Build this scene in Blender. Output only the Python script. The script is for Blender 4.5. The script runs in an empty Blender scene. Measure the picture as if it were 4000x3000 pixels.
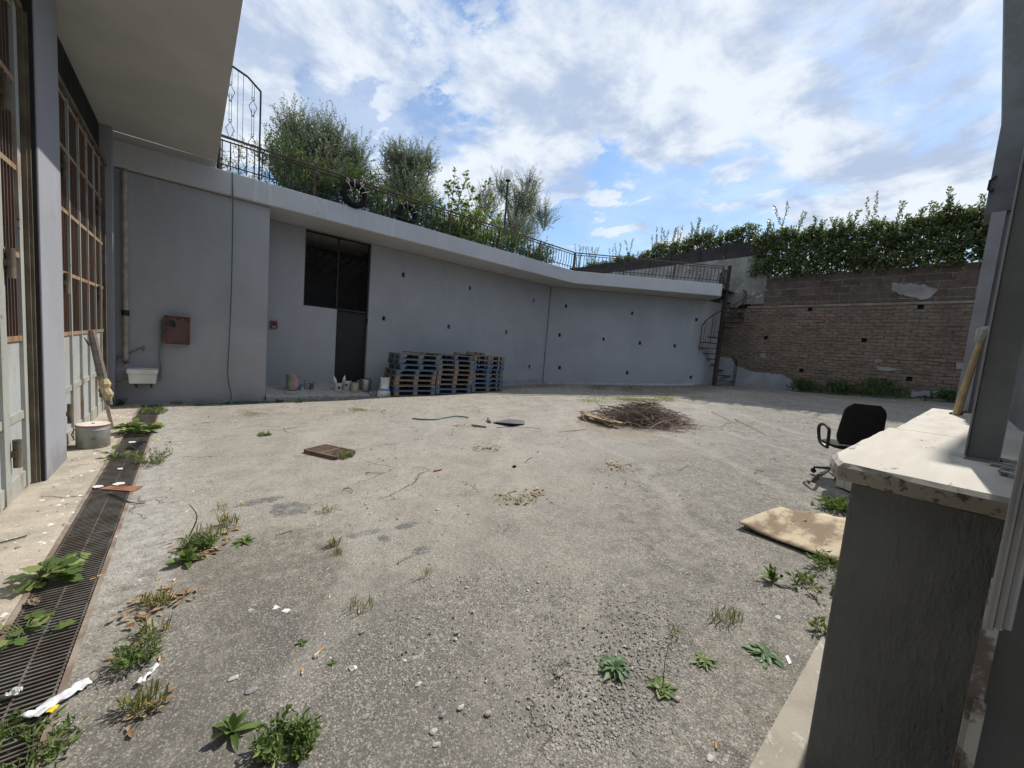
import bpy, math, random
import numpy as np
from mathutils import Vector, Matrix
random.seed(7); RS = np.random.RandomState(7)
sc = bpy.context.scene; C = sc.collection
PI = math.pi
# ---------------------------------------------------------------- camera
EYE = Vector((0, 0, 1.65)); FPX = 1500.0
def _n(v): v = Vector(v); v.normalize(); return v
_vb = _n((748-2000, 1257-1500, FPX)); _dn = _n((634-2000, 17807-1500, FPX))
_Y = (_vb - _dn*_vb.dot(_dn)).normalized(); _Z = -_dn; _X = _Y.cross(_Z)
if _X.x < 0: _X = -_X
RW = Matrix((_X, _Y, _Z))                      # world = RW @ (right, down, forward)
cam = bpy.data.objects.new('camera', bpy.data.cameras.new('camera')); C.objects.link(cam)
r_ = RW @ Vector((1, 0, 0)); u_ = RW @ Vector((0, -1, 0)); b_ = RW @ Vector((0, 0, -1))
cam.matrix_world = Matrix(((r_.x, u_.x, b_.x, EYE.x), (r_.y, u_.y, b_.y, EYE.y), (r_.z, u_.z, b_.z, EYE.z), (0, 0, 0, 1)))
cam.data.sensor_width = 36; cam.data.lens = FPX/4000*36; cam.data.clip_start = .02; cam.data.clip_end = 3000
sc.camera = cam
# ---------------------------------------------------------------- light
SUN = _n((.63, .05, .77))
sun = bpy.data.objects.new('sun', bpy.data.lights.new('sun', 'SUN')); C.objects.link(sun)
sun.rotation_euler = SUN.to_track_quat('Z', 'Y').to_euler(); sun.location = (6, 0, 20)
sun.data.energy = 3.7; sun.data.angle = math.radians(.6); sun.data.color = (1, .955, .88)
w = bpy.data.worlds.new('World'); sc.world = w; w.use_nodes = True
sc.view_settings.view_transform = 'Standard'; sc.view_settings.look = 'None'; sc.view_settings.gamma = 1
sc.view_settings.exposure = 0.40
def world():
    nt = w.node_tree; nt.nodes.clear(); N = nt.nodes.new; L = nt.links.new
    def M(op, a, b=None, c=None, clamp=False):
        n = N('ShaderNodeMath'); n.operation = op; n.use_clamp = clamp
        for i, v in enumerate((a, b, c)):
            if v is None: continue
            if isinstance(v, (int, float)): n.inputs[i].default_value = v
            else: L(v, n.inputs[i])
        return n.outputs[0]
    sky = N('ShaderNodeTexSky'); sky.sky_type = 'NISHITA'; sky.sun_disc = False
    sky.sun_elevation = math.asin(SUN.z); sky.sun_rotation = math.atan2(SUN.x, SUN.y)
    sky.air_density = 1.3; sky.dust_density = .6; sky.ozone_density = 1.6
    tc = N('ShaderNodeTexCoord'); sp = N('ShaderNodeSeparateXYZ'); L(tc.outputs['Generated'], sp.inputs[0])
    den = M('ADD', M('MAXIMUM', sp.outputs[2], 0.0), .16)
    px = M('DIVIDE', sp.outputs[0], den); py = M('DIVIDE', sp.outputs[1], den)
    cb = N('ShaderNodeCombineXYZ'); L(px, cb.inputs[0]); L(py, cb.inputs[1])
    def noise(scale, detail, rough, off, sx=1, sy=1, rot=0, dist=0.0):
        mp = N('ShaderNodeMapping'); mp.inputs['Location'].default_value = off; mp.inputs['Scale'].default_value = (sx, sy, 1); mp.inputs['Rotation'].default_value = (0, 0, rot)
        L(cb.outputs[0], mp.inputs[0]); n = N('ShaderNodeTexNoise'); L(mp.outputs[0], n.inputs[0])
        n.inputs['Scale'].default_value = scale; n.inputs['Detail'].default_value = detail; n.inputs['Roughness'].default_value = rough; n.inputs['Distortion'].default_value = dist
        return n.outputs[0]
    def ramp(f, a, b):
        n = N('ShaderNodeMapRange'); n.interpolation_type = 'SMOOTHSTEP'; L(f, n.inputs[0]); n.inputs[1].default_value = a; n.inputs[2].default_value = b; return n.outputs[0]
    big = noise(1.15, 11, .60, (3.1, 1.7, 0), dist=.15)
    puff = noise(3.6, 10, .62, (7.1, 4.7, 0), sx=1.0, sy=.6, rot=.6, dist=.2)
    veil = noise(.9, 5, .5, (1.3, 9.7, 0), sx=.5, sy=1.3, rot=-.6)
    elev = ramp(sp.outputs[2], .12, .55)
    thin = M('MULTIPLY', ramp(veil, .36, .62), M('ADD', M('MULTIPLY', elev, .30), .22))
    f1 = ramp(M('ADD', big, M('MULTIPLY', elev, .10)), .505, .60)
    f2 = M('MULTIPLY', ramp(puff, .51, .585), .85)
    cover = M('MAXIMUM', M('MAXIMUM', f1, f2), thin, clamp=True)
    shade = ramp(noise(3.0, 10, .62, (3.4, 1.95, 0), dist=.2), .36, .60)
    cc = N('ShaderNodeMix'); cc.data_type = 'RGBA'; L(shade, cc.inputs[0])
    cc.inputs[6].default_value = (.37, .45, .60, 1); cc.inputs[7].default_value = (.66, .71, .77, 1)
    sm = N('ShaderNodeMix'); sm.data_type = 'RGBA'; sm.blend_type = 'MULTIPLY'; sm.inputs[0].default_value = 1
    L(sky.outputs[0], sm.inputs[6]); sm.inputs[7].default_value = (.084, .098, .115, 1)
    mx = N('ShaderNodeMix'); mx.data_type = 'RGBA'; L(cover, mx.inputs[0]); L(sm.outputs[2], mx.inputs[6]); L(cc.outputs[2], mx.inputs[7])
    bg = N('ShaderNodeBackground'); L(mx.outputs[2], bg.inputs[0]); bg.inputs[1].default_value = 1.0
    out = N('ShaderNodeOutputWorld'); L(bg.outputs[0], out.inputs[0])
world()
# ---------------------------------------------------------------- helpers
def ray(px, py): return RW @ Vector((px-2000, py-1500, FPX))
def gz(px, py, z=0.0): d = ray(px, py); return EYE + d*((z-EYE.z)/d.z)
def gy(px, py, y): d = ray(px, py); return EYE + d*(y/d.y)
def gx(px, py, x): d = ray(px, py); return EYE + d*(x/d.x)
def hgt(x, y):
    if x <= 0: return 0.0
    e = x*x/(x+.5)+.02*x; y = max(-2, min(y, 14))
    return max(0, .0202*e+.00127*e*e+.00316*e*(10-y))
def G(px, py):                                   # where the sight line meets the yard
    d = ray(px, py); lo = 0; hi = .03
    f = lambda t: (EYE+d*t).z - hgt(*(EYE+d*t).xy)
    t = 0; st = 2e-5
    while f(t) > 0 and t < .05: t += st
    lo, hi = t-st, t
    for _ in range(20):
        m = (lo+hi)/2
        if f(m) > 0: lo = m
        else: hi = m
    return EYE + d*hi
def A1P(px, py): return gy(px, py, 11.3)
class MB:
    def __init__(s): s.v = []; s.f = []; s.sm = False
    def box(s, c, d, rz=0, M=None):
        x, y, z = d[0]/2, d[1]/2, d[2]/2; b = len(s.v); m = M if M is not None else Matrix.Rotation(rz, 3, 'Z')
        for q in ((-x,-y,-z),(x,-y,-z),(x,y,-z),(-x,y,-z),(-x,-y,z),(x,-y,z),(x,y,z),(-x,y,z)): s.v.append(tuple(m@Vector(q)+Vector(c)))
        for q in ((0,3,2,1),(4,5,6,7),(0,1,5,4),(1,2,6,5),(2,3,7,6),(3,0,4,7)): s.f.append(tuple(b+i for i in q))
        return s
    def bb(s, x0, x1, y0, y1, z0, z1): return s.box(((x0+x1)/2, (y0+y1)/2, (z0+z1)/2), (abs(x1-x0), abs(y1-y0), abs(z1-z0)))
    def bar(s, a, b, w, h, up=(0, 0, 1)):        # rectangular bar from a to b
        a = Vector(a); b = Vector(b); d = (b-a); l = d.length; d.normalize(); up = Vector(up)
        if abs(d.dot(up)) > .98: up = Vector((0, 1, 0))
        sd = d.cross(up).normalized(); up = sd.cross(d)
        m = Matrix((sd, d, up)).transposed()
        return s.box((a+b)/2, (w, l, h), M=m)
    def tube(s, pts, r, n=8, cap=True):
        pts = [Vector(p) for p in pts]; k = len(pts); rr = r if isinstance(r, (list, tuple)) else [r]*k
        b = len(s.v); prev = None
        for i, p in enumerate(pts):
            d = (pts[min(i+1, k-1)]-pts[max(i-1, 0)]).normalized()
            if prev is None: a = d.orthogonal().normalized()
            else: a = (prev-d*prev.dot(d)).normalized() if (prev-d*prev.dot(d)).length > 1e-6 else d.orthogonal().normalized()
            prev = a; c = d.cross(a)
            for j in range(n):
                t = 2*PI*j/n; s.v.append(tuple(p+(a*math.cos(t)+c*math.sin(t))*rr[i]))
        for i in range(k-1):
            for j in range(n):
                s.f.append((b+i*n+j, b+i*n+(j+1) % n, b+(i+1)*n+(j+1) % n, b+(i+1)*n+j))
        if cap: s.f.append(tuple(b+j for j in reversed(range(n)))); s.f.append(tuple(b+(k-1)*n+j for j in range(n)))
        return s
    def lathe(s, prof, c=(0, 0, 0), n=24, cap=True):
        b = len(s.v); k = len(prof)
        for r, z in prof:
            for j in range(n): t = 2*PI*j/n; s.v.append((c[0]+r*math.cos(t), c[1]+r*math.sin(t), c[2]+z))
        for i in range(k-1):
            for j in range(n): s.f.append((b+i*n+j, b+i*n+(j+1) % n, b+(i+1)*n+(j+1) % n, b+(i+1)*n+j))
        if cap: s.f.append(tuple(b+j for j in reversed(range(n)))); s.f.append(tuple(b+(k-1)*n+j for j in range(n)))
        return s
    def ring(s, c, R, r, axis='Y', n=32, m=10, sc_=(1, 1)):   # torus
        b = len(s.v)
        for i in range(n):
            t = 2*PI*i/n
            for j in range(m):
                u = 2*PI*j/m; q = R+r*math.cos(u)*sc_[0]; o = r*math.sin(u)*sc_[1]
                P = {'Y': (q*math.cos(t), o, q*math.sin(t)), 'Z': (q*math.cos(t), q*math.sin(t), o), 'X': (o, q*math.cos(t), q*math.sin(t))}[axis]
                s.v.append((c[0]+P[0], c[1]+P[1], c[2]+P[2]))
        for i in range(n):
            for j in range(m): s.f.append((b+i*m+j, b+i*m+(j+1) % m, b+((i+1) % n)*m+(j+1) % m, b+((i+1) % n)*m+j))
        return s
    def poly(s, pts, t=0, nrm=(0, 0, 1)):        # flat outline with thickness t along nrm
        b = len(s.v); n = len(pts); N_ = Vector(nrm)*t
        s.v += [tuple(Vector(p)) for p in pts]
        if not t: s.f.append(tuple(range(b, b+n))); return s
        s.v += [tuple(Vector(p)-N_) for p in pts]
        s.f.append(tuple(range(b, b+n))); s.f.append(tuple(reversed(range(b+n, b+2*n))))
        for i in range(n): j = (i+1) % n; s.f.append((b+i, b+n+i, b+n+j, b+j))
        return s
    def mesh(s, name, off=None):
        me = bpy.data.meshes.new(name); v = s.v
        if off is not None: v = [(a-off[0], b-off[1], c-off[2]) for a, b, c in v]
        me.from_pydata(v, [], s.f); me.update(); return me
def obj(name, mb, m, parent=None, off=None, smooth=False, bevel=0):
    o = bpy.data.objects.new(name, mb.mesh(name, off)); C.objects.link(o)
    if m: o.data.materials.append(m)
    if smooth:
        o.data.polygons.foreach_set('use_smooth', [True]*len(o.data.polygons)); o.data.set_sharp_from_angle(angle=math.radians(40))
    if bevel:
        md = o.modifiers.new('bevel', 'BEVEL'); md.width = bevel; md.segments = 2; md.limit_method = 'ANGLE'
    if parent is not None: o.parent = parent
    return o
def tag(o, label, cat, group=None):
    o['label'] = label; o['category'] = cat
    if group: o['group'] = group
    return o
def struct(o, kind='structure'): o['kind'] = kind; return o
def thing(name, label, cat, loc=(0, 0, 0), rz=0, group=None):
    o = bpy.data.objects.new(name, None); C.objects.link(o); o.location = loc; o.rotation_euler = (0, 0, rz); o.empty_display_size = .1
    return tag(o, label, cat, group)
class TH:                                          # a thing whose parts are modelled in world coordinates
    def __init__(s, name, label, cat, loc, group=None): s.loc = tuple(loc); s.o = thing(name, label, cat, loc, 0, group)
    def part(s, name, mb, m, parent=None, **k): return obj(name, mb, m, parent or s.o, off=s.loc, **k)
def solo(name, mb, m, label, cat, group=None, loc=None, **k):  # one-mesh thing, origin at its base
    loc = loc if loc is not None else (0, 0, 0)
    o = obj(name, mb, m, None, off=loc, **k); o.location = loc; return tag(o, label, cat, group)
def dup(root, loc, rz, label, group=None):
    r = root.copy(); C.objects.link(r); r.location = loc; r.rotation_euler = (0, 0, rz); r['label'] = label
    if group: r['group'] = group
    for ch in list(root.children):
        c = ch.copy(); C.objects.link(c); c.parent = r
        for g in ch.children: d = g.copy(); C.objects.link(d); d.parent = c
    return r
# ---------------------------------------------------------------- materials
class NT:
    def __init__(s, name):
        s.m = bpy.data.materials.new(name); s.m.use_nodes = True; s.nt = s.m.node_tree; s.b = s.nt.nodes['Principled BSDF']
        s.tc = s.nt.nodes.new('ShaderNodeTexCoord').outputs['Object']
    def N(s, t, **k):
        n = s.nt.nodes.new(t)
        for a, b in k.items(): setattr(n, a, b)
        return n
    def put(s, sock, v):
        if v is None: return
        if isinstance(v, (int, float)): sock.default_value = v
        elif isinstance(v, (tuple, list)): sock.default_value = tuple(v)+((1,) if len(v) == 3 and len(sock.default_value) == 4 else ())
        else: s.nt.links.new(v, sock)
    def map(s, sc=(1, 1, 1), loc=(0, 0, 0), rot=(0, 0, 0), v=None):
        n = s.N('ShaderNodeMapping'); s.put(n.inputs[0], v or s.tc); n.inputs['Scale'].default_value = sc; n.inputs['Location'].default_value = loc; n.inputs['Rotation'].default_value = rot; return n.outputs[0]
    def noise(s, scale, detail=5, rough=.55, v=None, dist=0, col=False):
        n = s.N('ShaderNodeTexNoise'); s.put(n.inputs[0], v or s.tc); n.inputs['Scale'].default_value = scale; n.inputs['Detail'].default_value = detail; n.inputs['Roughness'].default_value = rough; n.inputs['Distortion'].default_value = dist
        return n.outputs[1 if col else 0]
    def vor(s, scale, feature='F1', out=0, v=None, rnd=1):
        n = s.N('ShaderNodeTexVoronoi', feature=feature); s.put(n.inputs[0], v or s.tc); n.inputs['Scale'].default_value = scale; n.inputs['Randomness'].default_value = rnd; return n.outputs[out]
    def ramp(s, f, a, b, lo=0, hi=1):
        n = s.N('ShaderNodeMapRange', interpolation_type='SMOOTHSTEP'); s.put(n.inputs[0], f)
        for i, x in enumerate((a, b, lo, hi)): n.inputs[i+1].default_value = x
        return n.outputs[0]
    def mix(s, f, a, b, mode='MIX'):
        n = s.N('ShaderNodeMix', data_type='RGBA', blend_type=mode); s.put(n.inputs[0], f); s.put(n.inputs[6], a); s.put(n.inputs[7], b); return n.outputs[2]
    def math(s, op, a, b=None, clamp=False):
        n = s.N('ShaderNodeMath', operation=op, use_clamp=clamp); s.put(n.inputs[0], a); s.put(n.inputs[1], b); return n.outputs[0]
    def xyz(s, v=None): n = s.N('ShaderNodeSeparateXYZ'); s.put(n.inputs[0], v or s.tc); return n.outputs
    def bump(s, h, strength=.5, dist=.01, nrm=None):
        n = s.N('ShaderNodeBump'); s.put(n.inputs['Height'], h); n.inputs['Strength'].default_value = strength; n.inputs['Distance'].default_value = dist
        if nrm: s.put(n.inputs['Normal'], nrm)
        s.put(s.b.inputs['Normal'], n.outputs[0]); return n.outputs[0]
    def fin(s, col, rough=.8, metal=0, spec=None):
        s.put(s.b.inputs['Base Color'], col); s.put(s.b.inputs['Roughness'], rough); s.put(s.b.inputs['Metallic'], metal)
        if spec is not None: s.b.inputs['Specular IOR Level'].default_value = spec
        return s.m
def pm(name, c1, c2=None, scale=4, rough=.75, metal=0, bump=.25, bs=60, bd=.004, lo=.38, hi=.62, speck=None, spec=None, stretch=(1, 1, 1)):
    t = NT(name); c2 = c2 or tuple(x*.7 for x in c1)
    v = t.map(stretch)
    f = t.ramp(t.noise(scale, 7, .62, v), lo, hi); col = t.mix(f, c1, c2)
    if speck: col = t.mix(t.ramp(t.noise(scale*4, 6, .7, v), .56, .64), col, speck)
    if bump: t.bump(t.noise(bs, 5, .6, v), bump, bd)
    return t.fin(col, rough, metal, spec)
# painted grey render
def wallmat(name, c, tint, lift=(1, 1, 1), drip=False):
    t = NT(name); x, y, z = t.xyz()
    a = t.ramp(t.noise(.9, 6, .6), .3, .7); b = t.ramp(t.noise(1.0, 6, .65, t.map((2.6, 2.6, .9))), .42, .66)
    col = t.mix(t.math('MULTIPLY', a, .55), c, tint); col = t.mix(t.math('MULTIPLY', b, .15), col, tuple(min(1, q*1.22) for q in c))
    col = t.mix(t.math('MULTIPLY', t.ramp(t.noise(6, 6, .7), .5, .75), .25), col, tuple(q*.8 for q in c))
    spl = t.math('ADD', z, t.math('MULTIPLY', t.math('SUBTRACT', t.noise(1.3, 7, .7), .5), 1.1))
    spl = t.math('SUBTRACT', spl, t.math('MULTIPLY', x, .035))
    col = t.mix(t.math('MULTIPLY', t.ramp(spl, .34, .02), .55), col, (.15, .145, .135))
    dr_ = t.math('MULTIPLY', t.ramp(t.noise(1, 5, .65, t.map((4.5, 4.5, .28))), .58, .70), t.ramp(t.math('ADD', z, t.math('MULTIPLY', t.noise(1.1, 5), 2.2)), 3.0, 4.9))
    col = t.mix(t.math('MULTIPLY', dr_, .35), col, tuple(min(1, q*1.35) for q in c))
    va = t.N('ShaderNodeVectorMath', operation='MULTIPLY_ADD'); t.put(va.inputs[0], t.noise(2, 5, .6, col=True)); va.inputs[1].default_value = (.7, .7, .7); t.put(va.inputs[2], t.tc)
    hc = t.math('MULTIPLY', t.ramp(t.vor(.5, 'DISTANCE_TO_EDGE', 0, va.outputs[0]), .004, .0005), t.ramp(t.noise(.6, 3), .52, .60))
    col = t.mix(t.math('MULTIPLY', hc, .5), col, (.12, .12, .125))
    pt = t.ramp(t.noise(.42, 3, .5, t.map((1, 1, 1), (4, 7, 2))), .55, .60)
    col = t.mix(t.math('MULTIPLY', pt, .22), col, tuple(q*.72 for q in c))
    col = t.mix(t.math('MULTIPLY', t.ramp(t.noise(3.5, 9, .75), .60, .66), .35), col, tuple(min(1, q*1.25) for q in c))
    if drip:
        d = t.ramp(t.noise(1.0, 4, .6, t.map((7, 7, .9))), .57, .66); m = t.ramp(x, 11.6, 14.6)
        col = t.mix(t.math('MULTIPLY', t.math('MULTIPLY', d, m), .55), col, (.52, .52, .52))
    h = t.math('ADD', t.noise(45, 5, .65), t.math('MULTIPLY', t.noise(7, 4, .6), 1.5))
    t.bump(h, .35, .006)
    return t.fin(col, .9, 0, .2)
M_wall = wallmat('grey_paint', (.318, .326, .346), (.265, .273, .292))
M_fascia = wallmat('fascia_paint', (.43, .438, .455), (.365, .372, .39), drip=True)
M_wall3 = wallmat('pale_render', (.37, .375, .39), (.27, .275, .28))
M_col = wallmat('lilac_grey_paint', (.30, .305, .335), (.265, .27, .30))
M_soffit = pm('soffit_plaster', (.49, .485, .465), (.43, .425, .41), .8, .9, bump=.2, bs=90)
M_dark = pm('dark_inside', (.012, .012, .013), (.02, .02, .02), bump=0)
M_conc = pm('concrete', (.36, .345, .315), (.24, .228, .205), 2.2, .92, bump=.5, bs=40, speck=(.44, .43, .41))
M_marble = None
def build_brick(name, rowh, bw, c1, c2, c3, mort=(.10, .08, .065)):
    t = NT(name)
    # wall lies in the y-z plane: use (y, z)
    x, y, z = t.xyz(); cb = t.N('ShaderNodeCombineXYZ')
    wob = t.math('MULTIPLY', t.math('SUBTRACT', t.noise(1.6, 4, .6), .5), .13)
    wob2 = t.math('MULTIPLY', t.math('SUBTRACT', t.noise(7, 3, .6), .5), .05)
    t.put(cb.inputs[0], t.math('ADD', y, wob2)); t.put(cb.inputs[1], t.math('ADD', z, t.math('ADD', wob, wob2)))
    br = t.N('ShaderNodeTexBrick'); t.put(br.inputs[0], cb.outputs[0]); br.offset = .5
    for k_, v_ in (('Scale', 1), ('Mortar Size', .014), ('Mortar Smooth', .4), ('Bias', 0), ('Brick Width', bw), ('Row Height', rowh)): br.inputs[k_].default_value = v_
    br.inputs['Color1'].default_value = c1+(1,); br.inputs['Color2'].default_value = c2+(1,); br.inputs['Mortar'].default_value = mort+(1,)
    er = t.ramp(t.noise(5, 8, .72), .45, .62)
    col = t.mix(t.math('MULTIPLY', er, .75), br.outputs[0], c3); col = t.mix(t.math('MULTIPLY', t.ramp(t.noise(3.3, 8, .75), .50, .60), .6), col, tuple(q*.75 for q in c1))
    col = t.mix(t.ramp(t.noise(.55, 5, .6), .42, .66), col, t.mix(.5, col, (.10, .085, .072)))
    col = t.mix(t.math('MULTIPLY', t.ramp(t.noise(9, 7, .7), .6, .7), .5), col, (.36, .30, .25))
    h = t.math('ADD', t.math('MULTIPLY', br.outputs[1], -1.8), t.math('MULTIPLY', t.noise(11, 8, .7), 1.6))
    t.bump(h, .9, .035)
    return t.fin(col, .95, 0, .1)
M_brick = build_brick('old_brick', .105, .29, (.24, .168, .124), (.155, .112, .088), (.22, .18, .145), (.125, .10, .082))  # mortar darkened to carry the shadow in the eroded bed joints
M_brick2 = build_brick('dark_block', .235, .50, (.085, .062, .052), (.15, .105, .085), (.11, .09, .075), (.26, .23, .205))
M_plast = pm('old_plaster', (.25, .243, .225), (.16, .152, .138), 1.3, .95, bump=.5, bs=25, bd=.01, speck=(.36, .35, .33))
M_plastl = pm('old_plaster_low', (.27, .28, .30), (.22, .225, .235), 1.5, .95, bump=.4, bs=25, bd=.01)
M_iron = pm('black_iron', (.010, .011, .013), (.017, .014, .013), 6, .55, .3, bump=.1)
M_rusty = pm('rusty_rail', (.105, .055, .038), (.06, .032, .024), 8, .7, .1, bump=.2, speck=(.17, .10, .07))
M_stair = pm('brown_iron', (.040, .026, .022), (.022, .017, .016), 5, .7, .2, bump=.1)
def doormat(name, c, rust, amt):
    t = NT(name); x, y, z = t.xyz()
    a = t.ramp(t.noise(3, 7, .7, t.map((1, 2, .5))), .50-amt, .66-amt*.6); b = t.ramp(t.noise(1.3, 5, .6), .35, .7)
    col = t.mix(t.math('MULTIPLY', b, .5), c, tuple(q*.72 for q in c)); col = t.mix(t.math('MULTIPLY', a, .9), col, rust)
    col = t.mix(t.ramp(t.noise(14, 6, .7), .62, .7), col, (.07, .035, .022)); t.bump(t.noise(30, 5, .6), .25, .004)
    return t.fin(col, .62, .1)
M_dpan = doormat('door_panel_paint', (.40, .42, .42), (.36, .32, .26), .02)
M_dfr = doormat('door_frame_paint', (.37, .375, .34), (.27, .19, .12), .0)
M_drail = doormat('door_rail_rust', (.34, .27, .18), (.26, .12, .05), .09)
M_dbar = doormat('door_bar_rust', (.085, .06, .045), (.15, .065, .03), .06)
M_dtrack = pm('door_track', (.15, .125, .085), (.09, .07, .048), 4, .7, .1)
t = NT('dirty_glass'); M_glass = t.fin(t.mix(t.ramp(t.noise(1.5, 6, .6, t.map((1, 1, .4))), .35, .65), (.03, .037, .042), (.10, .11, .12)), .18, 0, .6)
t = NT('corrugated_dark'); M_corr = t.fin(t.mix(t.noise(4, 5), (.015, .02, .017), (.03, .036, .03)), .8)
def woodmat(name, c1, c2, grain=(2, 30, 30), rnd=True):
    t = NT(name); oi = t.N('ShaderNodeObjectInfo').outputs['Random']
    v = t.map(grain); f = t.noise(1.5, 7, .7, v); col = t.mix(t.ramp(f, .35, .65), c1, c2)
    isl = t.N('ShaderNodeNewGeometry').outputs['Random Per Island']
    col = t.mix(.85, col, t.mix(isl, tuple(q*.7 for q in c1), tuple(min(1, q*1.25) for q in c1)), 'MIX') if False else t.mix(t.math('MULTIPLY', isl, .45), col, tuple(q*.5 for q in c2))
    col = t.mix(t.math('MULTIPLY', t.ramp(t.noise(9, 6, .7), .5, .68), .6), col, (.10, .09, .08)); t.bump(f, .3, .003)
    return t.fin(col, .88, 0, .15)
M_wood = woodmat('weathered_wood', (.30, .225, .165), (.19, .145, .11))
M_woodg = woodmat('grey_deck_wood', (.26, .23, .20), (.16, .14, .12))
M_blue = woodmat('blue_painted_wood', (.075, .14, .23), (.12, .15, .19))
M_blue2 = woodmat('bright_blue_block', (.05, .16, .32), (.06, .13, .25))
M_bgrey = woodmat('grey_blue_wood', (.17, .205, .24), (.13, .15, .17))
M_board = None
# ---------------------------------------------------------------- ground
def ground_material():
    t = NT('yard_ground'); x, y, z = t.xyz()
    n1 = t.noise(.45, 6, .6); n2 = t.noise(2.3, 8, .65); n3 = t.noise(11, 7, .7); n4 = t.noise(70, 4, .7)
    conc = t.mix(t.ramp(n2, .35, .68), (.345, .318, .275), (.255, .232, .20))
    conc = t.mix(t.math('MULTIPLY', t.ramp(n1, .42, .62), .6), conc, (.30, .282, .252))
    conc = t.mix(t.math('MULTIPLY', t.ramp(n3, .50, .70), .6), conc, (.20, .175, .145)); conc = t.mix(t.math('MULTIPLY', t.ramp(t.noise(24, 6, .75), .58, .68), .6), conc, (.13, .11, .085))
    conc = t.mix(t.math('MULTIPLY', t.ramp(t.noise(1.1, 7, .68, t.map((1, 1, 1), (5, 3, 0))), .56, .70), .55), conc, (.235, .19, .15))
    asp = t.mix(t.ramp(n3, .36, .66), (.165, .153, .134), (.26, .24, .208))
    asp = t.mix(t.math('MULTIPLY', t.ramp(n2, .52, .68), .7), asp, (.115, .108, .098))
    near = t.math('ADD', y, t.math('MULTIPLY', t.math('SUBTRACT', t.noise(.9, 7, .65), .5), 4.6))
    near = t.math('ADD', near, t.math('MULTIPLY', x, -.22))
    fn = t.ramp(near, 3.1, .4)
    asp = t.mix(t.math('MULTIPLY', t.ramp(t.noise(5.5, 8, .72, t.map((1, 1, 1), (2, 8, 0))), .53, .66), .75), asp, (.095, .088, .076)); col = t.mix(fn, conc, asp)
    col = t.mix(t.math('MULTIPLY', t.ramp(t.noise(150, 3, .7), .56, .66), .55), col, (.09, .08, .068)); col = t.mix(t.math('MULTIPLY', t.ramp(t.noise(130, 3, .7, t.map((1, 1, 1), (3, 3, 3))), .60, .68), .5), col, (.55, .51, .45))
    # black asphalt repair patches (worn shapes)
    wob = t.math('ADD', t.math('MULTIPLY', t.math('SUBTRACT', t.noise(9, 7, .72), .5), 1.5), t.math('MULTIPLY', t.math('SUBTRACT', t.noise(40, 4, .7), .5), .5))
    for cx, cy, rx, ry in PATCH:
        dx = t.math('DIVIDE', t.math('SUBTRACT', x, cx), rx); dy = t.math('DIVIDE', t.math('SUBTRACT', y, cy), ry)
        d = t.math('ADD', t.math('SQRT', t.math('ADD', t.math('MULTIPLY', dx, dx), t.math('MULTIPLY', dy, dy))), t.math('MULTIPLY', wob, 1.6))
        col = t.mix(t.math('MULTIPLY', t.ramp(d, 1.05, .86), t.ramp(n3, .36, .52, .25, .9)), col, t.mix(n4, (.085, .085, .088), (.14, .14, .14)))
    # darker tones by the far walls and brush pile, near-left dirt, channel-side concrete lane
    for cx, cy, rx, ry, cc in GROUND_TONES:
        dx = t.math('DIVIDE', t.math('SUBTRACT', x, cx), rx); dy = t.math('DIVIDE', t.math('SUBTRACT', y, cy), ry)
        d = t.math('ADD', t.math('SQRT', t.math('ADD', t.math('MULTIPLY', dx, dx), t.math('MULTIPLY', dy, dy))), t.math('MULTIPLY', wob, .9))
        col = t.mix(t.math('MULTIPLY', t.ramp(d, 1.15, .6), t.ramp(n3, .35, .6, .3, .85)), col, cc)
    trk = t.math('ADD', t.math('MULTIPLY', y, .55), t.math('ADD', t.math('MULTIPLY', x, -.84), t.math('MULTIPLY', t.noise(.5, 3), 1.6)))
    tf = t.math('ABSOLUTE', t.math('SINE', t.math('MULTIPLY', trk, 2.1)))
    col = t.mix(t.math('MULTIPLY', t.math('MULTIPLY', t.ramp(tf, .30, .05), t.ramp(n2, .3, .6, .35, 1)), .28), col, (.40, .375, .325))
    col = t.mix(t.math('MULTIPLY', t.ramp(t.noise(3.1, 9, .72, t.map((1, 1, 1), (11, 4, 0))), .57, .68), .5), col, (.135, .122, .10))
    lane = t.math('ADD', x, t.math('MULTIPLY', wob, .22))
    lf = t.math('MULTIPLY', t.ramp(lane, .0, -.12), t.math('MULTIPLY', t.ramp(t.math('ADD', y, t.math('MULTIPLY', wob, 3)), 2.5, 3.6), t.ramp(n1, .3, .6, .45, 1)))
    col = t.mix(t.math('MULTIPLY', lf, .8), col, t.mix(t.ramp(n3, .35, .65), (.40, .39, .37), (.25, .235, .215)))
    lf2 = t.math('MULTIPLY', t.ramp(x, -.70, -.74), .9)
    col = t.mix(lf2, col, t.mix(t.ramp(t.noise(3.2, 7, .7), .35, .65), (.47, .41, .33), (.31, .27, .22)))
    expo = t.ramp(t.noise(1.7, 6, .65, t.map((1, 1, 1), (9, 2, 0))), .36, .58, .6, 1)
    expo = t.math('MULTIPLY', expo, t.ramp(x, -.74, -.6, .35, 1))
    # aggregate speckle
    vc = t.vor(175, out=1); sp = t.N('ShaderNodeSeparateColor'); t.put(sp.inputs[0], vc)
    vc2 = t.vor(85, out=1); sp2 = t.N('ShaderNodeSeparateColor'); t.put(sp2.inputs[0], vc2)
    lt = t.math('MULTIPLY', t.ramp(sp.outputs[0], .78, .86), expo); dk = t.math('MULTIPLY', t.ramp(sp.outputs[1], .80, .9), expo)
    col = t.mix(t.math('MULTIPLY', lt, .5), col, (.52, .48, .41)); col = t.mix(t.math('MULTIPLY', dk, .65), col, (.07, .065, .06))
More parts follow.
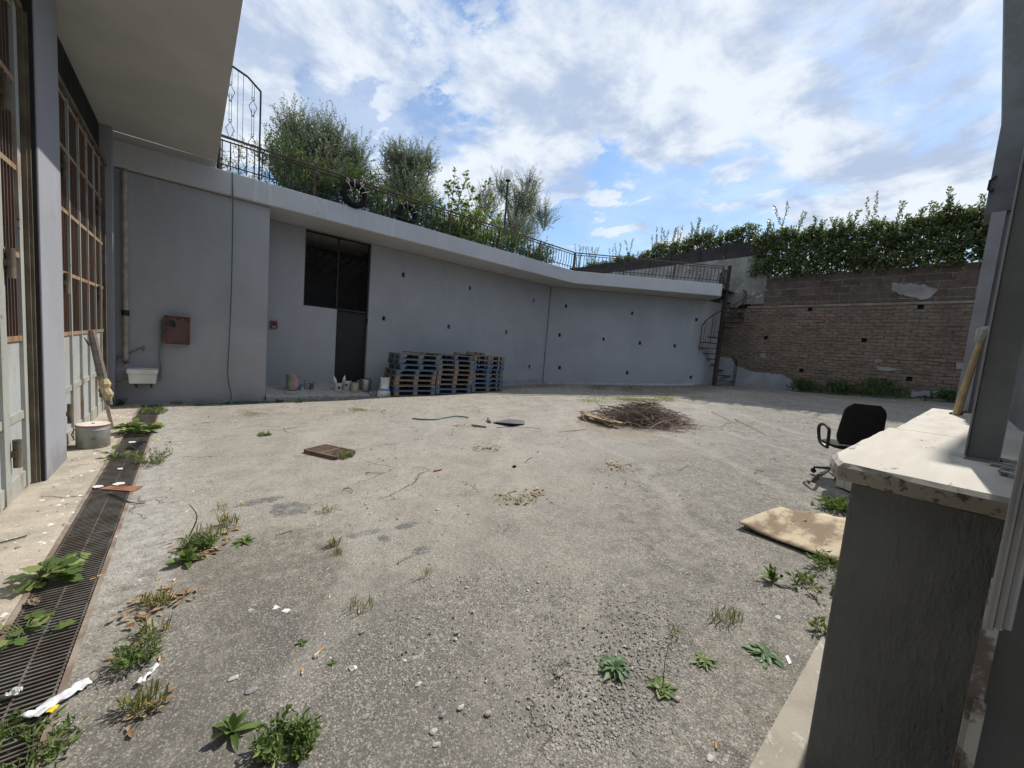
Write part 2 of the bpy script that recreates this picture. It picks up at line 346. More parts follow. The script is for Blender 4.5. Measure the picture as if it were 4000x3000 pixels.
    lt2 = t.math('MULTIPLY', t.math('MULTIPLY', t.ramp(sp2.outputs[2], .90, .95), expo), t.ramp(fn, 0, 1, .35, 1))
    col = t.mix(t.math('MULTIPLY', lt2, .35), col, (.56, .53, .49))
    # cracks
    cv = t.map((1, 1, 0), v=None); dn = t.noise(3, 5, .6, col=True)
    va = t.N('ShaderNodeVectorMath', operation='MULTIPLY_ADD'); t.put(va.inputs[0], dn); va.inputs[1].default_value = (.5, .5, 0); t.put(va.inputs[2], cv)
    cr = t.vor(.62, 'DISTANCE_TO_EDGE', 0, va.outputs[0])
    cf = t.math('MULTIPLY', t.ramp(cr, .006, .001), t.ramp(t.noise(.8, 3), .50, .58))
    col = t.mix(t.math('MULTIPLY', cf, .75), col, (.09, .08, .065))
    h = t.math('ADD', t.math('MULTIPLY', n3, 1.3), t.math('ADD', t.math('MULTIPLY', t.math('MULTIPLY', t.math('ADD', t.vor(95), t.noise(160, 3, .7)), -.45), t.math('MULTIPLY', expo, t.ramp(x, -.1, .25))), t.math('MULTIPLY', n2, 3)))
    h = t.math('SUBTRACT', h, t.math('MULTIPLY', cf, 1.5))
    t.bump(h, .6, .012)
    return t.fin(col, .95, 0, .12)
PATCH = []
for px, py, wx, wy in ((1130, 1985, .16, .16), (1010, 1960, .18, .08), (1420, 2085, .13, .05), (1500, 2105, .05, .07), (1645, 2150, .085, .05), (1600, 2050, .12, .05), (1090, 2480, .10, .30)):
    p = G(px, py); PATCH.append((p.x, p.y, wx, wy))
GROUND_TONES = [(14.2, 7.2, 3.5, 1.6, (.12, .10, .08)), (9.5, 10.9, 3.0, .9, (.14, .12, .10)), (16.3, 3.0, 1.1, 5.5, (.13, .12, .10)), (2.6, 9.95, 2.2, .22, (.12, .085, .06)), (-.2, 10.0, 1.3, .22, (.10, .09, .075)), (7.2, 4.4, 1.7, 1.1, (.24, .18, .13)), (.45, 1.7, .8, 1.3, (.135, .125, .11)), (.0, 2.2, .45, 1.7, (.14, .13, .115)), (-.2, 1.2, .4, 1.2, (.125, .115, .10)), (.5, 3.0, .5, .6, (.15, .135, .115))]  # darker ellipses along the far walls, at the brush pile and near left
def ground():
    xs = [-400, -60, -12, -4, -2.2, -1.6, -1.25] + [-1.05, -.9, -.72, -.43, -.3, -.15] + [i*.1 for i in range(0, 40)] + [4+i*.22 for i in range(0, 62)] + [18, 21, 30, 80, 400]
    ys = [-400, -60, -14, -6, -3, -1.5] + [-1+i*.1 for i in range(0, 51)] + [4.15+.2*i for i in range(0, 30)] + [10.02, 10.6, 11.2, 12, 14, 20, 50, 400]
    xs = sorted(set(round(q, 4) for q in xs)); ys = sorted(set(round(q, 4) for q in ys))
    mb = MB(); nx = len(xs)
    for yy in ys:
        for xx in xs:
            z = hgt(min(xx, 17.5), yy)
            if -1.2 < xx < 17 and -1 < yy < 11: z += .012*math.sin(xx*1.9+yy*1.3)*math.sin(yy*1.7-xx*.6)*(0 if xx < .05 else 1)
            for cx, cy, r, d in HUMPS:
                q = ((xx-cx)**2+(yy-cy)**2)/r**2
                if q < 6: z += d*math.exp(-q)
            mb.v.append((xx, yy, z))
    for j in range(len(ys)-1):
        for i in range(nx-1):
            if abs(xs[i]+.72) < 1e-3 and 0 < (ys[j]+ys[j+1])/2 < 10.0: continue
            a = j*nx+i; mb.f.append((a, a+1, a+nx+1, a+nx))
    o = struct(obj('ground', mb, ground_material(), smooth=False))
    o.data.polygons.foreach_set('use_smooth', [True]*len(o.data.polygons))
HUMPS = []
p = G(2020, 1950); HUMPS.append((p.x, p.y, .22, -.035)); HUMPS.append((p.x, p.y+.05, .42, .02))
ground()
def gnd(x, y): return hgt(x, y)
# terrain behind the retaining walls
mb = MB(); mb.poly([(-400, 10.25, 4.66), (11.0, 10.25, 4.66), (15.45, 6.6, 4.66), (17.25, 6.6, 4.66), (17.3, 400, 4.66), (-400, 400, 4.66)])
M_soil = pm('soil', (.16, .13, .10), (.10, .09, .06), 2, .95)
struct(obj('terrain', mb, M_soil))
mb = MB(); mb.poly([(17.5, -400, 4.9), (400, -400, 4.9), (400, 400, 4.9), (17.5, 400, 4.9)]); struct(obj('terrain', mb, M_soil))
# paved strip under the near building
mb = MB(); mb.bb(-1.0, 9.0, -1.2, .372, -.2, .045)
for i, q in enumerate(mb.v):
    mb.v[i] = (q[0], q[1], q[2]+hgt(max(q[0], 0), .3))
mb2 = MB()
for i in range(20):
    x0 = -1+i*.5; x1 = x0+.5
    zz = lambda x: hgt(max(x, 0), .37)+.018
    b = len(mb2.v); mb2.v += [(x0, -1.2, zz(x0)), (x1, -1.2, zz(x1)), (x1, .372, zz(x1)), (x0, .372, zz(x0)), (x0, .372, zz(x0)-.2), (x1, .372, zz(x1)-.2)]
    mb2.f += [(b, b+1, b+2, b+3), (b+3, b+2, b+5, b+4)]
M_pave = pm('pavement_mortar', (.36, .325, .265), (.27, .245, .20), 3, .95, bump=.5, bs=50, speck=(.45, .42, .37))
struct(obj('pavement', mb2, M_pave))
# ---------------------------------------------------------------- retaining building at the back
KX, KY = 11.12, 11.27; EX, EY = 16.04, 7.37
def sheet(mb, o, u, din, L, z0, z1, holes, depth, rec=None):
    """wall face from o along u with rectangular openings (u0,u1,za,zb); reveals run 'depth' inwards"""
    o = Vector(o+(0,)); u = Vector(u+(0,)); din = Vector(din+(0,))
    us = sorted(set([0, L]+[q for h in holes for q in h[:2]])); zs = sorted(set([z0, z1]+[q for h in holes for q in h[2:4]]))
    P = lambda a, z, d=0: tuple(o+u*a+din*d+Vector((0, 0, z)))
    for i in range(len(us)-1):
        for j in range(len(zs)-1):
            cu = (us[i]+us[i+1])/2; cz = (zs[j]+zs[j+1])/2
            if any(h[0] < cu < h[1] and h[2] < cz < h[3] for h in holes): continue
            b = len(mb.v); mb.v += [P(us[i], zs[j]), P(us[i+1], zs[j]), P(us[i+1], zs[j+1]), P(us[i], zs[j+1])]; mb.f.append((b, b+1, b+2, b+3))
    for h in holes:
        b = len(mb.v); mb.v += [P(h[0], h[2]), P(h[1], h[2]), P(h[1], h[3]), P(h[0], h[3])]+[P(h[0], h[2], depth), P(h[1], h[2], depth), P(h[1], h[3], depth), P(h[0], h[3], depth)]
        mb.f += [(b, b+4, b+5, b+1), (b+1, b+5, b+6, b+2), (b+2, b+6, b+7, b+3), (b+3, b+7, b+4, b)]
    return P
def weep(th, P, h, name='weep_hole', d0=.10):
    m = MB(); b = 0
    m.v = [P(h[0], h[2], d0), P(h[1], h[2], d0), P(h[1], h[3], d0), P(h[0], h[3], d0), P(h[0], h[2], d0+.02), P(h[1], h[2], d0+.02), P(h[1], h[3], d0+.02), P(h[0], h[3], d0+.02)]
    m.f = [(0, 1, 2, 3), (7, 6, 5, 4), (0, 4, 5, 1), (1, 5, 6, 2), (2, 6, 7, 3), (3, 7, 4, 0)]
    th.part(name, m, M_dark)
TB = TH('terrace_building', 'long grey painted terrace block with jutting slab, dark doorway and small weep holes', 'building', (5, 11.3, 0))
hs = []
for px, py in ((1575, 1074), (1835, 1125), (2083, 1173), (1499, 1244), (1752, 1275), (1976, 1298), (2066, 1432)):
    p = A1P(px, py); q_ = random.uniform(.042, .058); hs.append((p.x-1.3-q_, p.x-1.3+q_, p.z-random.uniform(.06, .08), p.z+random.uniform(.06, .08)))
D0 = A1P(1185, 1192); D1 = A1P(1452, 951); D2 = A1P(1316, 1208)
DL, DR, DM, DZ = D0.x-1.3, D1.x-1.3, D2.x-1.3, D0.z
op = [(DL, DR, DZ, 4.262), (DM, DR, .16, DZ)]
mb = MB(); L1 = KX-1.3
P = sheet(mb, (1.3, 11.3), (1, (KY-11.3)/L1), (0, 1), L1, -.3, 4.265, hs+[(DL, DR, DZ, 4.262), (DM, DR, .16, DZ-.001)], .22)
TB.part('wall', mb, M_wall)
for h in hs: weep(TB, P, h)
# room behind the doorway, its darkness put into the wall colour
mb = MB(); x0 = 1.3+DL-.4; x1 = 1.3+DR+.4
mb.box(((x0+x1)/2, 13.5, 2.2), (x1-x0, .1, 5)); mb.box((x0-.05, 12.5, 2.2), (.1, 2, 5)); mb.box((x1+.05, 12.5, 2.2), (.1, 2, 5)); mb.box(((x0+x1)/2, 12.5, .1), (x1-x0, 2, .1)); 
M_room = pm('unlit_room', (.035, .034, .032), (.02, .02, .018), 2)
TB.part('inner_room', mb, M_room)
mb = MB(); ang = .55
for k in range(9):   # old roof timbers leaning inside the opening
    mb.bar((x0+.25*k, 12.9, 3.3+.1*(k % 3)), (x0+.25*k+.5, 12.2, 3.9), .06, .1)
TB.part('inner_timber', mb, pm('unlit_timber', (.06, .055, .045), (.04, .035, .03)))  # timber colour darkened so the room reads unlit
ul = math.hypot(EX-KX, EY-KY); U2 = ((EX-KX)/ul, (EY-KY)/ul); I2 = (-U2[1], U2[0])
def A2P(px, py):
    d = ray(px, py); n = Vector((I2[0], I2[1], 0)); t = (Vector((KX, KY, 0))-Vector((EYE.x, EYE.y, 0))).dot(n)/d.dot(n); p = EYE+d*t
    return (p-Vector((KX, KY, 0))).dot(Vector((U2[0], U2[1], 0))), p.z
hs = []
for px, py in ((2211, 1195), (2470, 1224), (2721, 1249), (2186, 1309), (2358, 1325), (2500, 1340), (2636, 1351), (2186, 1436), (2450, 1457), (2699, 1475)):
    u_0, z_0 = A2P(px, py); q_ = random.uniform(.042, .058); hs.append((u_0-q_, u_0+q_, z_0-random.uniform(.06, .08), z_0+random.uniform(.06, .08)))
mb = MB(); P = sheet(mb, (KX, KY), U2, I2, ul, -.3, 4.265, hs, .12); TB.part('wall', mb, M_wall)
for h in hs: weep(TB, P, h)
# expansion joint strip
mb = MB(); mb.box((KX-.02, KY-.012, 2.2), (.035, .02, 4.1)); TB.part('wall_joint', mb, pm('joint_line', (.17, .175, .19), bump=0))
mb = MB(); mb.bb(-1.45, 1.3, 10.19, 11.6, -.3, 4.262); TB.part('projecting_wall', mb, M_wall, bevel=.01)
# pale end wall between the slab end and the brick wall
e2 = gx(2806, 1300, 17.05); mb = MB(); hz = gx(2790, 1290, 16.6)
dv = (e2.x-EX, e2.y-EY); dl = math.hypot(*dv); uu = (dv[0]/dl, dv[1]/dl)
P = sheet(mb, (EX, EY), uu, (-uu[1], uu[0]), dl, -.2, 4.265, [], .1); TB.part('end_wall', mb, M_wall3)
rs = random.Random(17)
def skirt(o, u, din, a0, a1):
    mb = MB(); n = int((a1-a0)/.12)
    for i in range(n+1):
        a = a0+(a1-a0)*i/n; x = o[0]+u[0]*a; y = o[1]+u[1]*a; h = hgt(x, y)+rs.uniform(.02, .07); d = rs.uniform(.03, .07)
        mb.v += [(x, y, h+.02), (x-din[0]*.012, y-din[1]*.012, h+.018), (x-din[0]*d, y-din[1]*d, hgt(x, y)-.02)]
    for i in range(n):
        for k in range(2): q = 3*i+k; mb.f.append((q, q+1, q+4, q+3))
    TB.part('mortar_skirt', mb, M_wall3)
skirt((1.3, 11.3), (1, (KY-11.3)/L1), (0, 1), 4.2, L1); skirt((KX, KY), U2, I2, .05, ul)
# slab
front = [(-1.45, 10.10), (KX-.15, 9.95), (15.36, 6.44)]
mb = MB(); back = [(15.75, 6.62), (17.04, 8.2), (17.04, 14), (-1.45, 14)]
mb.poly([(x, y, 4.73) for x, y in front+back], .455)
sl = TB.part('roof_slab', mb, M_fascia, bevel=.02)
sl.data.materials.append(M_soffit); 
for pl in sl.data.polygons:
    if pl.normal.z < -.9: pl.material_index = 1
mb = MB(); mb.bb(-1.45, .355, 10.115, 10.4, 4.731, 4.858); TB.part('upstand', mb, M_fascia)
# step
mb = MB(); xa, xb = 1.305, 3.83
b = 0; n = 26
rs = random.Random(3)
for i in range(n+1):
    x = xa+(xb-xa)*i/n; jy = rs.uniform(-.015, .015); yf = 10.12+jy+(.35*max(0, (i-n+2)/2) if i > n-2 else 0)
    zf = .115+.01*rs.random()-(0 if i < n-2 else .02); g0 = -.1
    mb.v += [(x, 11.29, .29), (x, 10.6, .20+rs.uniform(-.004, .004)), (x, yf+.02, zf), (x, yf, zf-.02), (x, yf-.005+(.02 if i % 3 else 0), g0)]
for i in range(n):
    for k in range(4): a = i*5+k; mb.f.append((a, a+1, a+6, a+5))
mb.f.append((n*5, n*5+1, n*5+2, n*5+3, n*5+4))
M_step = pm('step_concrete', (.37, .365, .35), (.27, .26, .245), 3, .95, bump=.6, bs=30, bd=.008, speck=(.18, .165, .14))
TB.part('step', mb, M_step)
mb = MB()
for k in range(26):
    c = Vector((3.85+rs.gauss(0, .09), 10.35+rs.gauss(0, .16), gnd(3.9, 10.2)+rs.random()*.08)); s_ = rs.uniform(.04, .12)
    mb.box(c, (s_, s_*rs.uniform(.5, 1), s_*.6), M=Matrix.Rotation(rs.random()*3, 3, Vector((rs.random(), rs.random(), rs.random()))))
TB.part('broken_step_end', mb, M_step)
# doorway gate (black iron)
GT = TH('iron_gate', 'tall black iron gate with mesh upper panels and solid lower door in grey wall', 'gate', (1.3+DM, 11.42, .2))
mb = MB(); gl, gr = 1.3+DL, 1.3+DR; gm = 1.3+DM; Y = 11.40
for x in (gl+.02, gm+.01, gr-.02): mb.bar((x, Y, DZ), (x, Y, 4.26), .04, .04)
mb.bar((gl, Y, DZ+.02), (gr, Y, DZ+.02), .04, .04); mb.bar((gl, Y, 4.235), (gr, Y, 4.235), .04, .05)
GT.part('frame', mb, M_iron)
for a, b2 in ((gl+.04, gm-.01), (gm+.03, gr-.04)):
    mb = MB(); n = int((b2-a)/.055)
    for i in range(n+1): x = a+(b2-a)*i/n; mb.bar((x, Y, DZ+.04), (x, Y, 4.22), .006, .006)
    k = int((4.2-DZ)/.055)
    for i in range(k+1): z = DZ+.04+i*.055; mb.bar((a, Y+.006, z), (b2, Y+.006, z), .006, .006)
    GT.part('mesh_panel', mb, M_iron)
mb = MB(); mb.bb(gm+.02, gr-.03, Y, Y+.03, .18, DZ-.02); dl_ = GT.part('door_leaf', mb, M_iron, bevel=.004)
mb = MB(); mb.bb(gm+.01, gm+.05, Y-.012, Y-.001, .18, DZ); mb.bb(gr-.06, gr-.02, Y-.012, Y-.001, .18, DZ); mb.bb(gm+.05, gr-.06, Y-.012, Y-.001, 1.15, 1.2); GT.part('leaf_frame', mb, M_iron)
mb = MB(); mb.tube([(gr-.01, Y-.06, .3), (gr-.01, Y-.06, .42)], .022); GT.part('hinge', mb, M_iron)
mb = MB(); mb.tube([(gr-.01, Y-.06, 2.02), (gr-.01, Y-.06, 2.16)], .022); GT.part('hinge', mb, M_iron)
mb = MB(); p = gy(1418, 1225, Y); mb.bb(gm+.05, gm+.12, Y-.03, Y-.013, 1.22, 1.4); GT.part('lock', mb, M_iron)
# small red alarm box beside the doorway
p = A1P(1069, 1268); mb = MB(); mb.bb(p.x-.075, p.x+.075, 11.24, 11.297, p.z-.09, p.z+.09)
AL = TH('fire_call_box', 'small dark red square box on the grey wall left of the iron gate', 'alarm box', (p.x, 11.27, p.z-.09))
AL.part('case', mb, pm('dark_red', (.16, .05, .04), (.10, .035, .03), 8), bevel=.006)
mb = MB(); mb.bb(p.x-.04, p.x+.04, 11.232, 11.239, p.z-.065, p.z-.045); AL.part('label_plate', mb, pm('off_white', (.55, .5, .45)))
mb = MB(); mb.ring((p.x, 11.237, p.z+.02), .03, .006, n=16, m=6); AL.part('glass_ring', mb, M_iron)
# ---------------------------------------------------------------- left building
LB = TH('garage_building', 'grey garage building with deep eave and rusty barred folding doors', 'building', (-1.1, 5.9, 0))
mb = MB(); mb.bb(-1.6, -1.07, 5.62, 6.40, -.2, 4.855); LB.part('column', mb, M_col, bevel=.008)
mb = MB(); mb.bb(-1.6, -1.07, 9.95, 10.188, -.2, 4.855); LB.part('column', mb, M_col, bevel=.008)
mb = MB(); mb.bb(-7, .375, -7, 10.112, 4.86, 5.2); e_ = LB.part('eave', mb, M_fascia)
e_.data.materials.append(M_soffit)
for pl in e_.data.polygons:
    if pl.normal.z < -.9: pl.material_index = 1
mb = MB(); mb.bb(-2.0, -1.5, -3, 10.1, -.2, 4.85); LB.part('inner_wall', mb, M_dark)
def corrug(y0, y1):
    mb = MB(); y = y0; k = 0
    while y < y1-.04: mb.bb(-1.34, -1.22 if k % 2 else -1.25, y, y+.04, 4.30, 4.853); y += .04; k += 1
    LB.part('corrugated_panel', mb, M_corr)
    mb = MB(); mb.bb(-1.3, -1.13, y0, y1, 4.18, 4.232); mb.bb(-1.3, -1.17, y0, y1, 4.25, 4.295); LB.part('door_track', mb, M_dtrack)
def door(y0, y1, stiles, nb, hinges):
    dr = LB.part('folding_door', MB().bb(-1.195, -1.175, y0, y1, .02, 1.36), M_dpan)
    q = MB().bb(-1.19, -1.182, y0, y1, 1.40, 4.16); LB.part('glass', q, M_glass, dr)
    for a, b2 in stiles:
        m_ = (a+b2)/2; mb = MB(); mb.bb(-1.255, -1.15, a, m_-.004, .02, 4.17); mb.bb(-1.255, -1.156, m_+.004, b2, .02, 4.17); LB.part('stile', mb, M_dfr, dr)
    e = [y0]+[q for s in stiles for q in s]+[y1]
    bays = [(e[i], e[i+1]) for i in range(0, len(e), 2) if e[i+1]-e[i] > .05]
    for a, b2 in bays:
        for z in (4.12, 3.54, 2.83, 2.10, 1.38): LB.part('crossbar', MB().bb(-1.25, -1.157, a+.001, b2-.001, z-.022, z+.022), M_drail, dr)
        for z0_, z1_ in ((.66, .73), (.02, .17)): LB.part('panel_rail', MB().bb(-1.255, -1.160, a+.001, b2-.001, z0_, z1_), M_dfr, dr)
        mb = MB(); k = max(3, round((b2-a)/.09)) if nb is None else nb
        for i in range(k):
            y = a+(b2-a)*(i+1)/(k+1); mb.bb(-1.172, -1.160, y-.007, y+.007, 1.36, 4.14)
        LB.part('security_bars', mb, M_dbar, dr)
    for y, z in hinges:
        LB.part('hinge', MB().tube([(-1.125, y, z-.12), (-1.125, y, z+.12)], .026, 10).box((-1.14, y, z), (.03, .07, .05)), M_dtrack, dr, smooth=True)
ST2 = [(6.72, 6.88), (7.27, 7.36), (7.84, 7.92), (8.37, 8.44), (8.91, 8.98), (9.38, 9.44)]
door(6.405, 9.62, ST2, None, [(6.93, 3.3), (6.93, 1.98), (6.93, .42), (9.05, 1.98), (9.05, .42), (9.05, 3.3)])
LB.part('door_jamb', MB().bb(-1.3, -1.18, 9.62, 9.70, 0, 4.18).bb(-1.3, -1.14, 9.74, 9.80, 0, 4.18).bb(-1.35, -1.26, 9.80, 9.949, 0, 4.18), M_dtrack)
corrug(6.402, 9.948)
ST1 = [(3.3, 3.42), (4.1, 4.22), (4.90, 5.06), (5.43, 5.545)]
door(2.6, 5.55, ST1, None, [(5.07, 2.0), (5.07, .42), (5.07, 3.3)])
LB.part('door_jamb', MB().bb(-1.3, -1.125, 5.555, 5.572, 0, 4.18).bb(-1.3, -1.105, 5.576, 5.592, 0, 4.18), M_dtrack)
LB.part('door_seal', MB().bb(-1.3, -1.08, 5.596, 5.618, 0, 4.856), M_dark)
corrug(2.6, 5.595)
# blue paint smear on a door panel
for (y, z, sy, sz) in ((7.08, 1.12, .035, .17), (7.13, .86, .03, .12)):
    pts = [(-1.2575, y+sy*math.cos(a)+.03*math.sin(a), z+sz*math.sin(a)) for a in [i*PI/8 for i in range(16)]]
    LB.part('paint_smear', MB().poly(pts, .002, (1, 0, 0)), pm('blue_smear', (.22, .32, .45), (.40, .42, .44), 9))
# ---------------------------------------------------------------- drain channel
DC = TH('drain_channel', 'long steel slotted drain channel running beside the garage doors', 'drain', (-.575, 5, 0))
M_gal = pm('old_steel_bar', (.23, .215, .19), (.15, .12, .10), 6, .55, .5, bump=.1)
mb = MB(); mb.v = [(-.72, -.02, -.16), (-.43, -.02, -.16), (-.43, 10.02, -.16), (-.72, 10.02, -.16), (-.72, -.02, .0), (-.43, -.02, .0), (-.43, 10.02, .0), (-.72, 10.02, .0)]
mb.f = [(0, 1, 2, 3), (0, 4, 5, 1), (1, 5, 6, 2), (2, 6, 7, 3), (3, 7, 4, 0)]; DC.part('trough', mb, pm('trough_dark_brown', (.075, .065, .055), (.03, .028, .025), 4))  # dark brown channel inside, seen between the bars
mb = MB(); mb.bb(-.735, -.712, 0, 10.0, -.03, .006); mb.bb(-.438, -.415, 0, 10.0, -.03, .006); DC.part('side_rail', mb, pm('rail_concrete_steel', (.28, .235, .19), (.17, .12, .09), 5))
y = .1
while y < 9.98:
    mb = MB(); ye = min(y+1.0, 9.98); q = y
    while q < ye-.01: mb.bb(-.712, -.438, q, q+.009, -.022, .0); q += .028
    for x in (-.70, -.575, -.45): mb.bb(x-.004, x+.004, y, ye-.008, -.02, -.003)
    DC.part('grating', mb, M_gal); y += 1.0
# ---------------------------------------------------------------- brick boundary wall on the right
BX = 17.05
BW = TH('brick_wall', 'high weathered brick boundary wall with crumbling plaster patches', 'wall', (BX, 3, 0))
hb = []
for px, py in ((3173, 1208), (3609, 1199), (2999, 1320), (3386, 1329), (3139, 1448), (3564, 1481), (2878, 1424)):
    p = gx(px, py, BX); hb.append((p.y+4, p.y+4+.14, p.z-.07, p.z+.07))
mb = MB(); P = sheet(mb, (BX, -4), (0, 1), (1, 0), 12, .3, 4.02, hb, .14); BW.part('brickwork', mb, M_brick)
for h in hb: weep(BW, P, h, 'putlog_hole', .13)
mb = MB(); rs = random.Random(5)
topy = [-4+.25*i for i in range(0, 41)]
for i in range(40):
    zt = 5.22+rs.choice((-.04, 0, .03)); mb.bb(BX-.004, BX+.4, topy[i], topy[i+1]-.001, 4.125, zt if topy[i] < 5.7 else 5.2)
BW.part('upper_blockwork', mb, M_brick2)
mb = MB(); mb.bb(BX-.012, BX+.3, -4, 6.1, 4.03, 4.112); BW.part('cement_band', mb, pm('band_mortar', (.215, .185, .155), (.15, .125, .10), 3, .95, bump=.6, bs=20))
def patch(pts, name, m, x=BX, t=.025, jag=.03):
    rs = random.Random(len(pts)*7+int(pts[0][0])); out = []
    n = len(pts)
    for i in range(n):
        a = pts[i]; b2 = pts[(i+1) % n]; k = max(1, int(math.hypot(a[0]-b2[0], a[1]-b2[1])/10))
        for j in range(k):
            f = j/k; p = gx(a[0]+(b2[0]-a[0])*f, a[1]+(b2[1]-a[1])*f, x); out.append((x-t, p.y+rs.uniform(-jag, jag), p.z+rs.uniform(-jag, jag)))
    BW.part(name, MB().poly(out, t-.003, (-1, 0, 0)), m)
# tall plastered end, standing higher than the brick, with ragged lower edge
mb = MB(); b0 = gx(2996, 1080, BX).y
mb.bb(BX-.006, BX+.4, b0, 20, 4.2, 6.08); BW.part('plastered_top', mb, M_plast)
patch([(3000, 1088), (2990, 1120), (2996, 1135), (2960, 1148), (2925, 1162), (2900, 1185), (2868, 1215), (2850, 1232), (2836, 1240), (2700, 1245), (2700, 1060), (2860, 1060)], 'plaster', M_plast)
patch([(2800, 1390), (2855, 1400), (2880, 1430), (2920, 1444), (2960, 1455), (3010, 1458), (3050, 1462), (3085, 1478), (3098, 1492), (3130, 1520), (3130, 1545), (2800, 1560)], 'low_plaster', M_plastl)
patch([(3478, 1102), (3530, 1108), (3600, 1110), (3665, 1130), (3640, 1160), (3600, 1172), (3560, 1158), (3520, 1150), (3490, 1135)], 'plaster_patch', pm('pale_mortar', (.27, .25, .24), (.19, .17, .16), 3, .95, bump=.5, bs=20))
patch([(2968, 1382), (2990, 1378), (2996, 1398), (2975, 1400)], 'plaster_patch', M_plast, jag=.01)
patch([(3415, 1405), (3440, 1402), (3448, 1415), (3418, 1418)], 'plaster_patch', M_plast, jag=.01)
patch([(3422, 1430), (3480, 1436), (3520, 1446), (3470, 1450), (3430, 1446)], 'plaster_patch', M_plast, jag=.01)
patch([(3732, 1415), (3790, 1418), (3785, 1442), (3735, 1442)], 'plaster_patch', M_plastl, jag=.02)
patch([(3560, 1528), (3700, 1530), (3720, 1552), (3540, 1550)], 'low_plaster', M_plastl, jag=.03)
# ragged brick relief: single bricks standing proud
mb = MB(); rs = random.Random(11)
for k in range(420):
    z = 1.0+.13*rs.randrange(0, 23)+.065; yy = rs.uniform(-1, 7); 
    s_ = rs.uniform(.12, .3)
    if z > 3.95 or any(h[0]-4-s_ < yy < h[1]-4+s_ and h[2]-.15 < z < h[3]+.15 for h in hb): continue
    mb.box((BX-.004+rs.uniform(0, .006), yy, z), (.03, s_, rs.uniform(.07, .11)))
BW.part('proud_bricks', mb, M_brick)
# ---------------------------------------------------------------- near wall with marble sill
NW = TH('near_building', 'dark grey rendered low wall with pitted marble sill and grey posts', 'building', (2.2, .05, .1))
WX = 1.85
t = NT('dark_render'); v = t.map((1, 1, .35)); n_ = t.noise(40, 6, .7, v); t.bump(t.math('ADD', n_, t.math('MULTIPLY', t.noise(14, 5, .6, t.map((1, 1, .5))), 1.4)), 1.0, .013)
M_near = t.fin(t.mix(t.ramp(t.noise(3, 5), .3, .7), (.25, .255, .25), (.20, .205, .20)), .93, 0, .15)
mb = MB(); mb.bb(WX, 7.6, -.26, .235, -.3, 1.268); NW.part('low_wall', mb, M_near, bevel=.006)
t = NT('travertine'); nz = t.noise(3, 6, .6, t.map((.4, 3, 3))); pit = t.ramp(t.noise(19, 7, .75, t.map((.4, 1, 1))), .62, .66); pit2 = t.ramp(t.noise(4, 5, .6), .38, .55)
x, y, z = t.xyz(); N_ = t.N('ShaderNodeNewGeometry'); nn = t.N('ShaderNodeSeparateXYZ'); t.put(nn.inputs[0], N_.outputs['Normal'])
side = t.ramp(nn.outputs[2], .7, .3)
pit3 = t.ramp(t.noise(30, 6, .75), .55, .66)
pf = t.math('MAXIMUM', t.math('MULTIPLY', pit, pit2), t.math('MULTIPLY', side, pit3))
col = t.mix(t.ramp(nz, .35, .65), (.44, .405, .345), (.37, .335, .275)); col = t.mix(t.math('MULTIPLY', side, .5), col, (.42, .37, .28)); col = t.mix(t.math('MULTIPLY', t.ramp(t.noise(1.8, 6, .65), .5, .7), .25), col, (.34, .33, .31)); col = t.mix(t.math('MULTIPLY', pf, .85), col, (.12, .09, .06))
t.bump(t.math('MULTIPLY', pf, -1), .8, .01); M_marble = t.fin(col, .6, 0, .35)
mb = MB(); rs = random.Random(2)
def sill(x0, x1, y0, y1, z0, z1, chip0=True):
    n = max(2, int((x1-x0)/.05)); pts = []
    pts += [(x0+(x1-x0)*i/n, y1+rs.uniform(-.003, .003)) for i in range(n+1)]
    if chip0: pts = [(px_, py_-(.058*((x0+.2-px_)/.2)**1.6 if px_ < x0+.2 else 0)) for px_, py_ in pts]
    m = 8; pts += [(x1, y1-(y1-y0)*i/m) for i in range(1, m+1)]; pts += [(x0+rs.uniform(-.002, .002), y0+(y1-y0)*i/m) for i in range(0, m)]
    b = len(mb.v); k = len(pts); cx = (x0+x1)/2; cy = (y0+y1)/2
    lay = ((z0, .0), (z0+.012, -.006), ((z0+z1)/2, -.008), (z1-.014, -.004), (z1, .008))
    for z_, ins in lay:
        for (x_, y_) in pts:
            mb.v.append((x_+(ins+rs.uniform(-.004, .004))*(1 if x_ < cx else -1), y_-(ins+rs.uniform(-.002, .002))*(1 if y_ > cy else -1), z_+(rs.uniform(-.002, .002) if z_ < z1 else 0)))
    for a in range(len(lay)-1):
        for i in range(k): mb.f.append((b+a*k+i, b+(a+1)*k+i, b+(a+1)*k+(i+1) % k, b+a*k+(i+1) % k))
    mb.f.append(tuple(b+i for i in range(k))); mb.f.append(tuple(b+(len(lay)-1)*k+i for i in reversed(range(k))))
sill(1.835, 3.62, -.30, .325, 1.27, 1.336); NW.part('marble_sill', mb, M_marble)
mb = MB(); sill(3.63, 7.5, -.30, .296, 1.27, 1.335, False); NW.part('marble_sill', mb, M_marble)
M_post = pm('grey_post_paint', (.15, .155, .155), (.12, .122, .122), 3, .7, bump=.3, bs=40, spec=.2)
M_post2 = pm('pale_post_paint', (.25, .245, .26), (.20, .198, .21), 2, .8, bump=.2)
